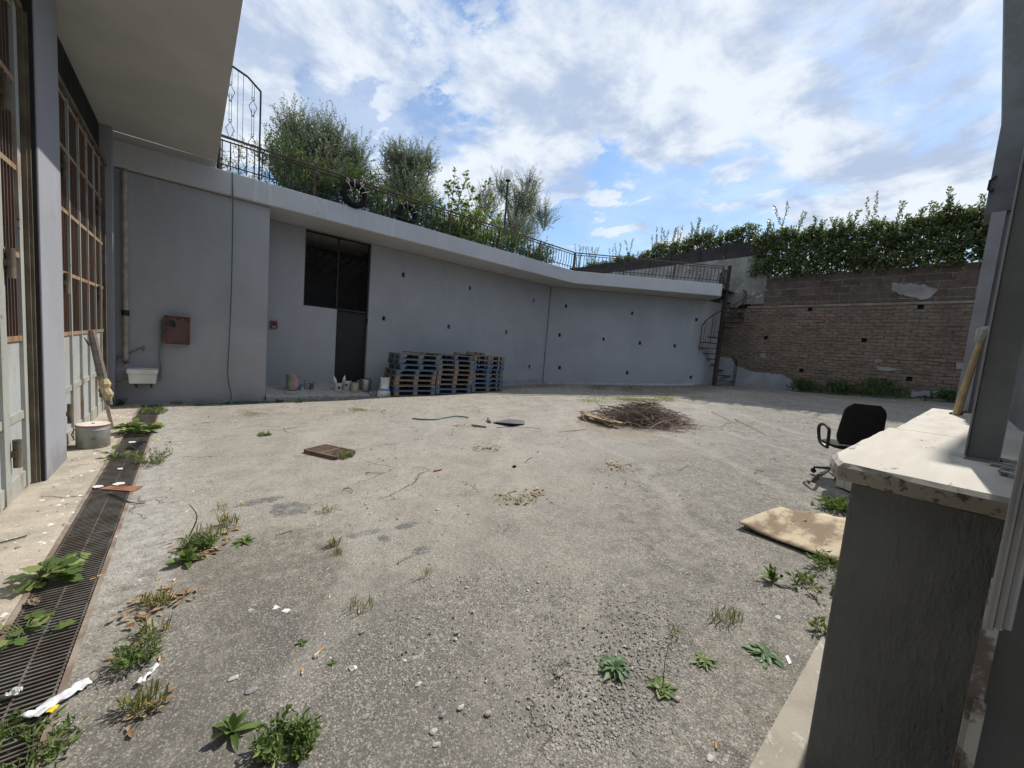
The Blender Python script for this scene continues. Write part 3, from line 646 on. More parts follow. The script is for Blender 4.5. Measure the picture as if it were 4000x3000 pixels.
# far jamb pillar at the end of the sill
c = gx(3763, 1440, 7.3); mb = MB(); y1 = c.y; mb.bb(7.3, 7.75, y1-.6, y1, 1.2, 3.72)
NW.part('pillar', mb, M_post2)
mb = MB(); mb.bb(7.26, 7.3, y1-.10, y1+.012, 1.331, 3.72); NW.part('pillar_edge', mb, pm('pillar_edge_pale', (.34, .335, .36), (.28, .275, .29)))  # paler strip along the pillar edge
pa = gx(3918, 450, 7.3); pb = gx(3925, 0, 7.3); pc = gx(3930, -400, 7.3)
mb = MB(); mb.poly([(7.27, pa.y+.0, 3.721), (7.27, pa.y, pa.z), (7.27, pb.y, pb.z), (7.27, pc.y, pc.z), (7.27, -3, pc.z), (7.27, -3, 3.721)], .5, (-1, 0, 0)); NW.part('shutter_housing', mb, M_post)
# square steel post standing on the sill
p0 = gz(3767, 1787, 1.33); p1 = gz(3880, 1830, 1.33)
mb = MB(); mb.bb(2.62, 2.78, -.115, -.022, 1.331, 4.6); NW.part('post', mb, M_post, bevel=.004)
mb = MB(); mb.bb(2.60, 2.618, -.125, -.017, 1.331, 1.345); mb.bb(2.61, 2.70, -.0215, -.016, 1.35, 4.5); NW.part('post_trim', mb, M_post2)
# inner frame with tubes at the right edge
mb = MB(); mb.bb(1.67, 1.845, -.62, -.118, -.4, 4.6); NW.part('frame', mb, M_post)
M_flake = pm('flaking_white_paint', (.50, .49, .46), (.17, .14, .12), 9, .8, bump=.4, lo=.45, hi=.55)
for (pxa, pya, pxb, xf, wd_, z1_) in ((3868, 2290, 3868, 1.655, .028, gx(3880, 2260, 1.66).z), (3800, 2740, 3800, 1.640, .022, gx(3800, 2720, 1.66).z)):
    q = gx(pxa, pya, 1.66); NW.part('frame_strip', MB().bb(xf, xf+.014, q.y-wd_, q.y, -.1, z1_), M_flake)
M_tube = pm('grey_tube', (.34, .34, .35), (.27, .27, .28), 5, .45, .2)
for pxa in (3925, 3962, 3996):
    q = gx(pxa, 2150, 1.56); NW.part('shutter_tube', MB().tube([(1.56, q.y, gx(pxa, 2480, 1.56).z), (1.56, q.y, 2.9)], .0085, 10), M_tube, smooth=True)
NW.part('dark_backing', MB().bb(3.0, 7.2, -.42, -.30, 1.337, 4.6), M_post)  # added dark panel filling the gap beside the post, also shades the sill
# roller grille slats behind the post
mb = MB()
for i in range(14): mb.bb(2.2, 2.22, -.30, -.135, 1.34+.1*i, 1.40+.1*i)
NW.part('grille_slat', mb, M_post)
mb = MB(); rs = random.Random(8)
for i in range(34):
    mb.box((2.25+rs.random()*.5, -.2+rs.random()*.07, 1.338+rs.random()*.01), (rs.uniform(.02, .09), rs.uniform(.01, .04), .012), rs.random()*3)
NW.part('debris_on_sill', mb, M_plast)
# ---------------------------------------------------------------- railing on the terrace slab
def rail_run(name, label, pts, z0, loc, group='terrace railings'):
    T = TH(name, label, 'railing', loc, group); total = 0; segs = []
    for a, b in zip(pts[:-1], pts[1:]): l = math.hypot(b[0]-a[0], b[1]-a[1]); segs.append((a, b, l)); total += l
    mb = MB(); m2 = MB(); m3 = MB()
    for a, b, l in segs:
        mb.bar((a[0], a[1], z0+.665), (b[0], b[1], z0+.665), .055, .028); m2.bar((a[0], a[1], z0+.59), (b[0], b[1], z0+.59), .03, .02); m3.bar((a[0], a[1], z0+.13), (b[0], b[1], z0+.13), .025, .018)
    T.part('handrail', mb, M_rusty, bevel=.004); T.part('upper_rail', m2, M_iron); T.part('lower_rail', m3, M_iron)
    proto = None; pp = None
    for a, b, l in segs:
        ang = math.atan2(b[1]-a[1], b[0]-a[0]); n = int(l/.135)
        for i in range(n):
            s_ = (i+.5)/n; x = a[0]+(b[0]-a[0])*s_; y = a[1]+(b[1]-a[1])*s_
            if proto is None:
                q = MB().tube([(0, -.005, .60), (0, -.035, .565), (0, -.04, .53), (0, -.045, .30), (0, -.04, .24), (0, .0, .15), (0, .004, .04)], .0115, 5)
                proto = obj('baluster', q, M_iron, T.o); o = proto
            else: o = proto.copy(); C.objects.link(o); o.parent = T.o
            o.location = (x-loc[0], y-loc[1], z0-loc[2]); o.rotation_euler = (0, 0, ang)
        n = max(1, round(l/1.65))
        for i in range(n+1):
            s_ = min(max(i/n, .003), .997); x = a[0]+(b[0]-a[0])*s_; y = a[1]+(b[1]-a[1])*s_
            if pp is None: q = MB().box((0, 0, .325), (.035, .035, .65)); pp = obj('post', q, M_rusty, T.o); o = pp
            else: o = pp.copy(); C.objects.link(o); o.parent = T.o
            o.location = (x-loc[0], y-loc[1], z0-loc[2]); o.rotation_euler = (0, 0, ang)
    return T
ZR = 4.731
rail_run('terrace_railing', 'long straight iron railing with rusty handrail on the slab edge', [(.385, 10.17), (KX-.15, 10.02)], ZR, (.4, 10.17, ZR))
rail_run('terrace_railing', 'shorter angled iron railing with rusty handrail ending at the spiral stair', [(KX-.14, 10.02), (15.42, 6.50)], ZR, (KX, 10.02, ZR))
# tall ornamental screen
SX = [(.20, 6.93), (.86, 6.74), (1.09, 6.56), (1.09, 5.43), (.20, 5.44)]
T = TH('ornamental_screen', 'tall black iron screen with diamond motifs and clipped corner above the terrace railing', 'screen', (.7, 10.24, ZR))
mb = MB(); Y = 10.24
for a, b in zip(SX, SX[1:]): mb.bar((a[0], Y, a[1]), (b[0], Y, b[1]), .03, .03, up=(0, 1, 0))
mb.bar((1.09, Y, 5.43), (1.09, Y, ZR), .03, .03); mb.bar((.39, Y, 5.43), (.39, Y, ZR), .03, .03); T.part('frame', mb, M_iron)
def topz(x): return 6.93-(x-.2)*.29 if x < .86 else 6.74-(x-.86)*.78
mb = MB()
for x in (.44, .70, .79): mb.bar((x, Y, 5.43), (x, Y, topz(x)), .008, .008)
T.part('thin_bar', mb, M_iron)
for cx, dz in ((.58, 0), (.96, -.13)):
    mb = MB()
    for zc in (6.3+dz, 5.58+dz):
        h, w_ = .16, .07
        for s_ in (1, -1):
            mb.bar((cx, Y, zc+h*1.0), (cx+w_*s_, Y, zc+.03), .009, .009); mb.bar((cx+w_*s_, Y, zc+.03), (cx, Y, zc-h), .009, .009)
            mb.bar((cx+.02*s_, Y, zc+h), (cx+.02*s_, Y, min(topz(cx)-.02, zc+h+.55)), .008, .008)
        mb.bar((cx-.03, Y, zc+h+.01), (cx+.03, Y, zc+h+.01), .009, .009); mb.bar((cx-.03, Y, zc+h+.05), (cx+.03, Y, zc+h+.05), .009, .009); mb.bar((cx-.03, Y, zc-h), (cx+.03, Y, zc-h), .009, .009)
    T.part('diamond_motif', mb, M_iron)
# tyres tied to the railing
M_tyre = pm('tyre_rubber', (.010, .010, .011), (.016, .016, .017), 9, .9, bump=.3, bs=70, spec=.1)
M_rope = pm('pale_rope', (.55, .50, .40), (.42, .38, .30), 20, .9)
def tyre(px, py, y, label, seed, R=.30):
    p = gy(px, py, y); T = TH('hanging_tyre', label, 'tyre', (p.x, y, p.z-R), 'old tyres tied to the railing')
    T.part('tyre', MB().ring((p.x, y, p.z), R-.055, .072, 'Y', 36, 12, (.95, 1.25)), M_tyre, smooth=True)
    mb = MB(); rs = random.Random(seed)
    for a in (2.3, 1.7, 1.0, .45):
        c = Vector((p.x+(R-.05)*math.cos(a), y-.09, p.z+(R-.05)*math.sin(a))); e = Vector((c.x+rs.uniform(-.08, .08), y-.06, ZR+.6))
        m_ = c+Vector((rs.uniform(-.06, .06), -.03, .07)); mb.tube([c+Vector((.09*math.cos(a), .02, .09*math.sin(a))), c, c+Vector((-.09*math.cos(a), .02, -.09*math.sin(a)))], .009, 5)
        if a > .9: mb.tube([c, m_, e], .008, 5)
    T.part('rope', mb, M_rope)
tyre(1385, 762, 10.05, 'old black tyre tied with pale rope outside the railing above the dark doorway', 3)
tyre(1590, 838, 10.5, 'second black tyre half hidden behind the railing with loose pale rope', 6, .29)
# ---------------------------------------------------------------- spiral stair
PXc, PYc = 16.45, 6.72; g0 = .74; tz = gx(2854, 1038, PXc).z
T = TH('spiral_stair', 'narrow brown iron spiral stair climbing to the terrace by the brick wall', 'stairs', (PXc, PYc, g0))
T.part('pole', MB().tube([(PXc, PYc, g0-.2), (PXc, PYc, tz)], .075, 12), M_stair, smooth=True)
nT = 18; a0 = -1.35; da = math.radians(28); R = .74; rise = (4.55-g0)/nT
hp = []
for i in range(nT):
    a = a0+da*i; z = g0+rise*(i+.6)
    f = lambda r, t_, zz=z: (PXc+r*math.cos(t_), PYc+r*math.sin(t_), zz)
    T.part('tread', MB().poly([f(.06, a-.3), f(R, a-.20), f(R, a+.20), f(.06, a+.3)], .03), M_stair)
    c = f(R-.02, a); T.part('baluster', MB().tube([(c[0], c[1], z-.03-rise), (c[0], c[1], z+.86)], .012, 5), M_stair)
    c2 = f(R-.02, a+.14); T.part('baluster', MB().tube([(c2[0], c2[1], z-.03), (c2[0], c2[1], z+.90)], .009, 5), M_stair)
    hp.append((c[0], c[1], z+.86)); 
T.part('handrail', MB().tube(hp, .02, 6), M_stair, smooth=True)
mb = MB()
for k in range(5): x = 15.75+.12*k; y = 6.55+.1*k; mb.bar((x, y, ZR), (x, y, ZR+.62), .03, .03)
mb.bar((15.75, 6.55, ZR+.6), (16.3, 7.0, ZR+.6), .03, .03); mb.bar((15.4, 6.5, ZR+.12), (PXc, PYc, ZR+.12), .03, .02); mb.bar((15.4, 6.5, ZR+.6), (PXc, PYc, ZR+.6), .03, .02)
T.part('landing_gate', mb, M_stair)
# ---------------------------------------------------------------- services on the projecting wall
YW = 10.19
M_zinc = pm('old_pipe_paint', (.33, .31, .26), (.24, .21, .17), 7, .6, .1, bump=.2)
def W1(px, py, y=YW): return gy(px, py, y)
p0 = W1(490, 668, 10.11); p1 = W1(491, 1408, 10.11)
T = TH('drainpipe', 'beige drainpipe with dark collar running down the projecting grey wall', 'pipe', (p1.x, 10.12, p1.z))
T.part('pipe', MB().tube([(p1.x, 10.12, 4.24), (p1.x, 10.12, p1.z)], .042, 12), M_zinc, smooth=True)
pc = W1(490, 1222, 10.11); T.part('collar', MB().tube([(p1.x, 10.12, pc.z-.05), (p1.x, 10.12, pc.z+.05)], .056, 12), M_iron, smooth=True)
T.part('end_shoe', MB().tube([(p1.x, 10.12, p1.z), (p1.x+.01, 10.12, p1.z-.06)], [.03, .035], 10), M_dtrack, smooth=True)
# taps and small pipes
def pipe(label, pts, r, m, y=10.15, extra=None):
    w3 = [W1(*q, y) for q in pts]; T = TH('water_pipe', label, 'pipe', tuple(w3[0]), 'small water pipes on the wall')
    T.part('pipe', MB().tube(w3, r, 8), m, smooth=True)
    if extra is not None:
        c = W1(*extra, y-.02); T.part('tap', MB().tube([c, c+Vector((0, -.07, -.005)), c+Vector((0, -.085, -.05))], .014, 8).bar(c+Vector((-.035, -.03, .03)), c+Vector((.035, -.03, .03)), .012, .01), M_gal, smooth=True)
pipe('thin grey pipe rising sideways to a tap above the white sink', [(500, 1380), (525, 1371), (552, 1358), (560, 1357)], .011, M_gal, extra=(562, 1360))
pipe('short white pipe with blue valve beside the drainpipe foot', [(446, 1401), (466, 1400), (486, 1399)], .014, M_marble, extra=(468, 1396))
pipe('thin grey pipe descending in the corner left of the sink', [(448, 1405), (448, 1470), (449, 1575)], .010, M_gal)
pipe('white waste pipe bending under the left end of the sink', [(443, 1498), (470, 1499), (478, 1490), (505, 1487), (525, 1493)], .018, M_marble)
pipe('grey pipe rising beside the red box from the sink', [(605, 1486), (628, 1486), (630, 1430), (627, 1398), (630, 1250)], .016, pm('grey_pipe', (.20, .215, .205), (.15, .16, .155)))
# white sink
q0 = W1(501, 1440); q1 = W1(623, 1446); zt = W1(510, 1440, 9.95).z; xc = (q0.x+q1.x)/2; wd = (q1.x-q0.x)*.97
T = TH('wash_sink', 'white ceramic trough sink fixed low on the projecting grey wall', 'sink', (xc, YW, zt-.33))
def basin(xc, yb, z, w_, d, h, t_):
    mb = MB(); lay = []
    for zz, s_, rim in ((z-h, .86, 0), (z-h*.35, .92, 0), (z-h*.30, 1.0, 1), (z, 1.0, 1)): lay.append([(xc-w_/2*s_, yb-d*(s_ if rim else .93), zz), (xc+w_/2*s_, yb-d*(s_ if rim else .93), zz), (xc+w_/2*s_, yb, zz), (xc-w_/2*s_, yb, zz)])
    for zz, s_ in ((z, .90), (z-h*.8, .78)): lay.append([(xc-w_/2*s_, yb-d*.92, zz), (xc+w_/2*s_, yb-d*.92, zz), (xc+w_/2*s_, yb-.05, zz), (xc-w_/2*s_, yb-.05, zz)])
    for l in lay: mb.v += l
    for a in range(len(lay)-1):
        for i in range(4): mb.f.append((a*4+i, a*4+(i+1) % 4, a*4+4+(i+1) % 4, a*4+4+i))
    mb.f.append((3, 2, 1, 0)); k = (len(lay)-1)*4; mb.f.append((k, k+1, k+2, k+3)); return mb
M_cer = pm('white_ceramic', (.66, .66, .64), (.52, .52, .50), 2.5, .3, bump=.05)
T.part('basin', basin(xc, YW-.004, zt, wd, .36, .27, .03), M_cer, bevel=.012)
T.part('drain_hole', MB().tube([(xc, YW-.055, zt-.08), (xc, YW-.065, zt-.08)], .018, 10), M_iron)
for s_ in (-.25, .25): T.part('bracket', MB().bar((xc+wd*s_, YW, zt-.30), (xc+wd*s_, YW-.26, zt-.285), .02, .03).bar((xc+wd*s_, YW, zt-.38), (xc+wd*s_, YW-.2, zt-.29), .02, .012), M_iron)
# red cabinet
a = W1(644, 1234); b = W1(742, 1350); x0, x1, z1, z0 = a.x, b.x, a.z, b.z+.02
T = TH('hose_cabinet', 'rusty red metal cabinet with broken glazed door on the projecting wall', 'cabinet', ((x0+x1)/2, YW-.1, z0))
M_red = pm('rusty_red', (.13, .04, .022), (.06, .02, .015), 5, .6, .1, bump=.2, speck=(.26, .10, .04))
T.part('case', MB().bb(x0, x1, YW-.15, YW-.004, z0, z1).bb(x0-.006, x1+.006, YW-.17, YW, z1+.001, z1+.012), pm('cabinet_dark_red', (.075, .025, .022), (.05, .02, .018), 6))
fy = YW-.151; mb = MB(); mb.bb(x0, x1, fy-.012, fy, z1-.06, z1); mb.bb(x0, x1, fy-.012, fy, z0, z0+.045); mb.bb(x0, x0+.05, fy-.012, fy, z0+.046, z1-.061); mb.bb(x1-.05, x1, fy-.012, fy, z0+.046, z1-.061)
T.part('door_frame', mb, M_red)
T.part('door_pane', MB().bb(x0+.051, x1-.051, fy-.006, fy-.001, z0+.046, z1-.061), pm('dusty_red_pane', (.095, .042, .042), (.07, .03, .03), 3, .35))
T.part('broken_pane_hole', MB().poly([(x0+.06, fy-.0065, z1-.07), (x0+.14, fy-.0065, z1-.07), (x0+.17, fy-.0065, z1-.14), (x0+.15, fy-.0065, z1-.22), (x0+.06, fy-.0065, z1-.19)], .002, (0, -1, 0)), M_dark)
T.part('mortar_ledge', MB().bb(x0-.02, x1+.02, YW-.02, YW-.003, z1+.014, z1+.035), M_wall3)
# green hose
pts = [W1(909, 672, 10.06), W1(909, 850, 10.06), W1(905, 1100, 10.09), W1(897, 1300, 10.1), W1(890, 1440, 10.1), W1(893, 1490, 10.1), W1(903, 1545, 10.08), W1(895, 1568, 10.0), W1(860, 1582, 9.95)]
pts += [Vector((.62, 9.9, .02)), Vector((.30, 9.85, .015)), Vector((.05, 9.80, .015)), Vector((.25, 9.72, .015)), Vector((.8, 9.74, .015)), Vector((1.25, 9.8, .015)), Vector((1.5, 9.9, .02)), Vector((1.0, 9.98, .03)), Vector((.55, 9.88, .035)), Vector((.9, 9.8, .03)), Vector((1.7, 9.86, .015))]
M_hose = pm('green_hose', (.035, .12, .075), (.03, .09, .06), 10, .5, bump=0)
def smoothpts(p, n=5):
    out = []; p = [Vector(q) for q in p]
    for i in range(len(p)-1):
        a, b, c, d = p[max(i-1, 0)], p[i], p[i+1], p[min(i+2, len(p)-1)]
        for k in range(n):
            t_ = k/n; out.append(.5*((2*b)+(c-a)*t_+(2*a-5*b+4*c-d)*t_*t_+(3*b-a-3*c+d)*t_**3))
    out.append(p[-1]); return out
solo('garden_hose', MB().tube(smoothpts(pts), .0105, 7), M_hose, 'thin green hose hanging down the projecting grey wall and coiled at its foot', 'hose', loc=(.6, 9.9, 0), smooth=True)
# ---------------------------------------------------------------- things by the garage doors
p = G(350, 1752); T = TH('metal_drum', 'low round grey metal drum with rust-rimmed white lid by the garage doors', 'drum', (p.x+.02, p.y+.1, 0))
c = (p.x+.02, p.y+.1, 0); R = .150
T.part('body', MB().lathe([(R*.96, 0), (R, .012), (R, .22), (R*1.025, .224), (R*1.025, .232), (R, .237), (R, .272)], c, 36), pm('galvanised_dirty', (.33, .345, .32), (.22, .225, .20), 3, .5, .3, bump=.15, speck=(.20, .13, .08)), smooth=True)
T.part('lid', MB().lathe([(R*1.0, .273), (R*1.05, .276), (R*1.05, .285), (R*.98, .288)], c, 36), pm('lid_rust', (.30, .10, .05), (.20, .07, .04), 12), smooth=True)
T.part('lid_top', MB().lathe([(R*1.0, .2882), (R*.98, .291)], c, 36), pm('lid_white', (.62, .57, .52), (.52, .46, .40), 5, .7))
T.part('bolt', MB().lathe([(.015, .291), (.014, .298), (.005, .30)], c, 10), M_dtrack); 
T.part('handle', MB().tube([(c[0]-R-.002, c[1]-.04, .24), (c[0]-R-.025, c[1]-.04, .17), (c[0]-R-.002, c[1]-.04, .1)], .006, 6), M_gal)
p = G(440, 1676); T = TH('leaning_timber', 'weathered wooden prop wrapped with yellowed plastic leaning on the garage doors', 'timber', (p.x, p.y, 0))
b_ = Vector((p.x, p.y, 0)); tp = gx(348, 1290, -1.10); ax = (tp-b_)
mb = MB(); mb.bar(b_+Vector((0, 0, .01)), b_+ax*.55, .04, .05); T.part('lower_pole', mb, pm('pale_stick', (.42, .38, .33), (.30, .26, .22), 8))
f = [b_+ax*k for k in (.25, .35, .5, .7, .85, .95, 1.0)]
T.part('beam', MB().tube([q+Vector((.02, .01, 0)) for q in f], [.042, .05, .052, .05, .046, .04, .03], 7), M_woodg)
T.part('broken_splinter', MB().tube([b_+ax*.9, b_+ax*1.0+Vector((.03, .03, -.03))], [.018, .006], 5).tube([b_+ax*.85+Vector((-.03, 0, 0)), b_+ax*.92+Vector((-.06, -.03, .01))], [.015, .006], 5), M_woodg)
T.part('plastic_wrap', MB().tube([b_+ax*k+Vector((.03+.01*math.sin(k*40), -.01, 0)) for k in (.30, .36, .42, .47, .52)], [.03, .06, .052, .068, .04], 8), pm('yellow_plastic', (.50, .42, .24), (.36, .28, .15), 9, .5))
# rusty handle plate on channel
a = G(388, 1914); b = G(520, 1923); c3 = G(560, 1903); d = G(425, 1903)
z = .012; M_orange = pm('orange_rust', (.33, .15, .085), (.22, .10, .06), 9, .8)
T = TH('rusty_cover_plate', 'orange rusty flat cover plate with lifting handle lying across the drain', 'plate', tuple(a))
T.part('plate', MB().poly([(q.x, q.y, z) for q in (a, b, c3, d)], .006), M_orange)
m_ = (a+b+c3+d)/4; T.part('handle', MB().tube([(m_.x-.04, m_.y, z), (m_.x-.04, m_.y, z+.018), (m_.x+.04, m_.y+.01, z+.018), (m_.x+.04, m_.y+.01, z)], .004, 6), M_orange)
pts = [G(425, 1934), G(455, 1941), G(500, 1965), G(540, 1972), G(566, 1972)]
solo('dry_stick', MB().tube([q+Vector((0, 0, .012)) for q in pts], [.008, .006, .005, .004, .003], 6), M_stair, 'long thin brown stick lying across the drain below the rusty plate', 'stick', loc=tuple(pts[0]))
pts = [G(0, 2125), G(60, 2110), G(105, 2097)]
solo('rebar_stub', MB().tube([q+Vector((0, 0, .01)) for q in pts], .005, 6), M_stair, 'straight rusty rod lying on the paving at the left edge', 'rod', loc=tuple(pts[1]))
p0, p1, p2, p3 = G(495, 1757), G(560, 1735), G(530, 1752), G(575, 1727)
solo('rubber_offcut', MB().poly([(q.x, q.y, .014) for q in (G(488, 1757), G(530, 1757), G(572, 1725), G(550, 1724), G(503, 1747))], .006), M_tyre, 'small dark rubber sheet piece lying on the far drain grating', 'rubber sheet', loc=tuple(p0))
# torn paper and plastic by the lower drain
M_paper = pm('white_paper', (.72, .72, .74), (.60, .60, .63), 12, .7, bump=.6, bs=30, bd=.01)
def crumple(pts, z=.02, seed=0, n=10, t_=.004):
    rs = random.Random(seed); mb = MB(); P4 = [G(*q) for q in pts]
    for j in range(n+1):
        for i in range(5):
            u = j/n; v = i/4; q = (P4[0]*(1-u)+P4[1]*u)*(1-v)+(P4[3]*(1-u)+P4[2]*u)*v
            mb.v.append((q.x+rs.uniform(-.003, .003), q.y+rs.uniform(-.003, .003), q.z+z+rs.uniform(0, .02)))
    for j in range(n):
        for i in range(4): a = j*5+i; mb.f.append((a, a+1, a+6, a+5))
    return mb
def sheetobj(name, label, cat, pts, m, z=.012, seed=0, group=None, n=10):
    o = solo(name, crumple(pts, z, seed, n), m, label, cat, group, loc=tuple(G(*pts[0])), smooth=True); md = o.modifiers.new('t', 'SOLIDIFY'); md.thickness = .002; return o
sheetobj('paper_strip', 'large crumpled white paper strip across the lower drain edge', 'paper', [(80, 2820), (340, 2660), (362, 2682), (150, 2815)], M_paper, seed=1)
sheetobj('tissue', 'torn white tissue beside the grassy weeds in the near left', 'tissue', [(525, 2690), (600, 2610), (625, 2612), (560, 2680)], M_paper, seed=2)
sheetobj('plastic_bag', 'crumpled translucent plastic bag on the drain at the lower left edge', 'bag', [(0, 2745), (60, 2700), (95, 2700), (60, 2740)], pm('grey_film', (.50, .52, .50), (.35, .37, .35), 6, .3), seed=3)
solo('yellow_scrap', MB().poly([tuple(G(*q)+Vector((0, 0, .02))) for q in ((178, 2800), (205, 2775), (232, 2768), (222, 2785), (212, 2790), (205, 2802), (192, 2798))], .002), pm('yellow_card', (.75, .60, .02)), 'small torn bright yellow scrap beside the white paper strip', 'scrap', loc=tuple(G(190, 2790)))
solo('brown_card', crumple([(105, 2360), (158, 2340), (162, 2368), (115, 2378)], .015, 5, 5), pm('brown_card', (.20, .15, .10)), 'small curled brown card piece on the near drain grating', 'card', loc=tuple(G(110, 2370)))
M_white = pm('white_scrap', (.70, .68, .64), (.55, .53, .5), 8)
for px, py, s_, lab in ((515, 1731, .045, 'largest round white flake on the far drain beside the rubber piece'), (470, 1836, .03, 'small white flake on the drain just above the rusty plate'), (465, 1895, .05, 'white crumbly flake touching the rusty cover plate'), (380, 1906, .04, 'white ring-like flake left of the rusty plate')):
    p = G(px, py); rs = random.Random(px); solo('plaster_flake', MB().poly([(p.x+s_*rs.uniform(.6, 1.1)*math.cos(a), p.y+s_*rs.uniform(.6, 1.1)*math.sin(a), p.z+.016) for a in [k*PI/5 for k in range(10)]], .006), M_white, lab, 'flake', 'white flakes on the drain', loc=tuple(p))
# ---------------------------------------------------------------- buckets on the step
def stepz(y): return .115+(y-10.12)*.15 if y < 10.6 else .20+(y-10.6)*.13
def SP(px, py, y): p = gy(px, py, y); return p.x, y, stepz(y)
M_wplast = pm('white_bucket_plastic', (.52, .51, .47), (.40, .39, .35), 6, .5, bump=.1)
M_lab = {}
def bucket(px0, px1, yb, h, label, m, lid=None, band=None, name='paint_bucket', taper=.92, handle=True, group='paint containers on the step', cat='bucket'):
    a = gy(px0, 1530, yb); b = gy(px1, 1530, yb); xc = (a.x+b.x)/2; r = (b.x-a.x)/2; z = stepz(yb)
    T = TH(name, label, cat, (xc, yb, z), group); c = (xc, yb, z)
    T.part('body', MB().lathe([(r*taper, .002), (r*(taper+.02), .01), (r*.98, h*.86), (r*1.04, h*.88), (r*1.04, h*.93), (r, h*.94), (r, h)], c, 24), m, smooth=True)
    if lid: T.part('lid', MB().lathe([(r*1.05, h*.97), (r*1.07, h*1.0), (r*1.02, h*1.03)], c, 24), lid)
    else: T.part('dark_disc', MB().lathe([(r*.94, h+.0005), (r*.92, h+.001)], c, 20), M_dark)  # near-black disc across the top of an open container
    if band:
        z0, z1, a0, a1, col = band; k = 10; mb = MB(); rr = r*1.0
        for i in range(k+1):
            t_ = a0+(a1-a0)*i/k
            for zz in (z0, z1): q = rr*(taper+.02+(.98-taper-.02)*zz)+.003; mb.v.append((xc+q*math.cos(t_), yb+q*math.sin(t_), z+h*zz*.86))
        for i in range(k): mb.f.append((2*i, 2*i+2, 2*i+3, 2*i+1))
        T.part('label', mb, pm('label_'+name, col, tuple(q*.7 for q in col), 30, .5, bump=0, lo=.45, hi=.55))
    if handle: T.part('handle', MB().tube([(xc+r*1.03*math.cos(t_), yb-r*1.03*abs(math.sin(t_))*.9, z+h*.88-abs(math.sin(t_))*r*.8) for t_ in [PI*k/12 for k in range(13)]], .003, 5), M_gal)
    return T
bucket(1116, 1167, 10.62, .37, 'tall whitish paint bucket with red label at the left end of the step', M_zinc, M_zinc, (.25, .85, -1.45, -.4, (.55, .30, .28)))
bucket(1167, 1187, 10.60, .125, 'small blue and white paint tin beside the tall bucket', pm('tin_blue', (.06, .16, .30), (.45, .46, .46), 14, .4, .2, lo=.48, hi=.52), None, None, 'paint_tin', 1, False, cat='tin')
bucket(1187, 1200, 10.72, .20, 'slim pale green spray can between the two small tins', pm('can_green', (.30, .40, .34), (.22, .30, .26), 9, .35, .3), M_gal, None, 'spray_can', 1, False, cat='can')
T = bucket(1207, 1225, 10.66, .135, 'small dark blue and red tin with a red brush handle sticking out', pm('tin_red', (.06, .06, .16), (.35, .12, .10), 14, .4, .2, lo=.48, hi=.52), None, None, 'paint_tin', 1, False, cat='tin')
l = T.o.location; T.part('brush', MB().bar((l.x+.02, l.y, l.z+.10), (l.x+.05, l.y, l.z+.20), .02, .008), pm('red_brush', (.4, .05, .04)))
bucket(1304, 1335, 10.50, .22, 'white paint bucket with a plastic bottle in it, left of the doorway group', M_wplast, None, (.35, .75, -1.9, -1.2, (.05, .05, .07)))
bucket(1337, 1371, 10.58, .26, 'wider white bucket holding a bottle and rag in the doorway group', M_wplast, None, (.5, .85, -2.3, -1.7, (.10, .10, .12)))
bucket(1370, 1400, 10.40, .25, 'yellowed white bucket standing front of the doorway group', pm('yellow_bucket', (.42, .39, .29), (.33, .31, .25), 5, .5), M_zinc)
bucket(1392, 1408, 10.72, .23, 'narrow grey paint can squeezed between the yellowed bucket and the metal pail', M_zinc, None, None, 'paint_can', 1, False, cat='can')
bucket(1407, 1449, 10.50, .33, 'large bare metal pail at the right end of the doorway group', pm('bare_tin', (.42, .43, .42), (.28, .28, .27), 5, .35, .7), None)
M_pet = NT('clear_plastic'); M_pet = M_pet.fin((.55, .60, .60), .15, 0, .5)
for px, py, y, lab, r_z in ((1315, 1483, 10.5, 'clear plastic bottle tilted in the left white bucket', -.3), (1341, 1481, 10.58, 'clear plastic bottle with blue cap in the wider white bucket', .15)):
    p = gy(px, py, y); T = TH('plastic_bottle', lab, 'bottle', (p.x, y, p.z-.14), 'plastic bottles in buckets'); q = Matrix.Rotation(r_z, 3, 'Y')
    mb = MB().lathe([(.035, 0), (.038, .02), (.036, .12), (.038, .16), (.015, .22), (.014, .235)], (0, 0, 0), 14); mb.v = [tuple(q@Vector(v)+Vector((p.x, y, p.z-.14))) for v in mb.v]; T.part('body', mb, M_pet, smooth=True)
    mb = MB().lathe([(.017, .235), (.017, .255)], (0, 0, 0), 10); mb.v = [tuple(q@Vector(v)+Vector((p.x, y, p.z-.14))) for v in mb.v]; T.part('cap', mb, pm('cap_'+str(px), (.5, .52, .55) if px < 1320 else (.08, .15, .35)))
# cement bag
p = G(1500, 1556); p = Vector((3.93, 9.92, gnd(3.93, 9.9)))
T = TH('cement_bag', 'half empty white paper cement bag slumped against the pallets', 'sack', tuple(p))
mb = MB(); n = 14
prof = [(.0, .16, .10), (.06, .19, .12), (.14, .18, .11), (.20, .145, .09), (.25, .125, .07), (.36, .12, .05), (.46, .125, .03), (.50, .13, .012)]
rs = random.Random(4)
for z, rx, ry in prof:
    for j in range(n): t_ = 2*PI*j/n; mb.v.append((p.x+.03*z/.5+rx*math.cos(t_)*rs.uniform(.92, 1.06), p.y+ry*math.sin(t_)*rs.uniform(.9, 1.1), p.z+z+rs.uniform(-.01, .01)*(z > 0)+(.03*abs(math.cos(t_)) if z > .45 else 0)))
for i in range(len(prof)-1):
    for j in range(n): mb.f.append((i*n+j, i*n+(j+1) % n, (i+1)*n+(j+1) % n, (i+1)*n+j))
mb.f.append(tuple(range((len(prof)-1)*n, len(prof)*n)))
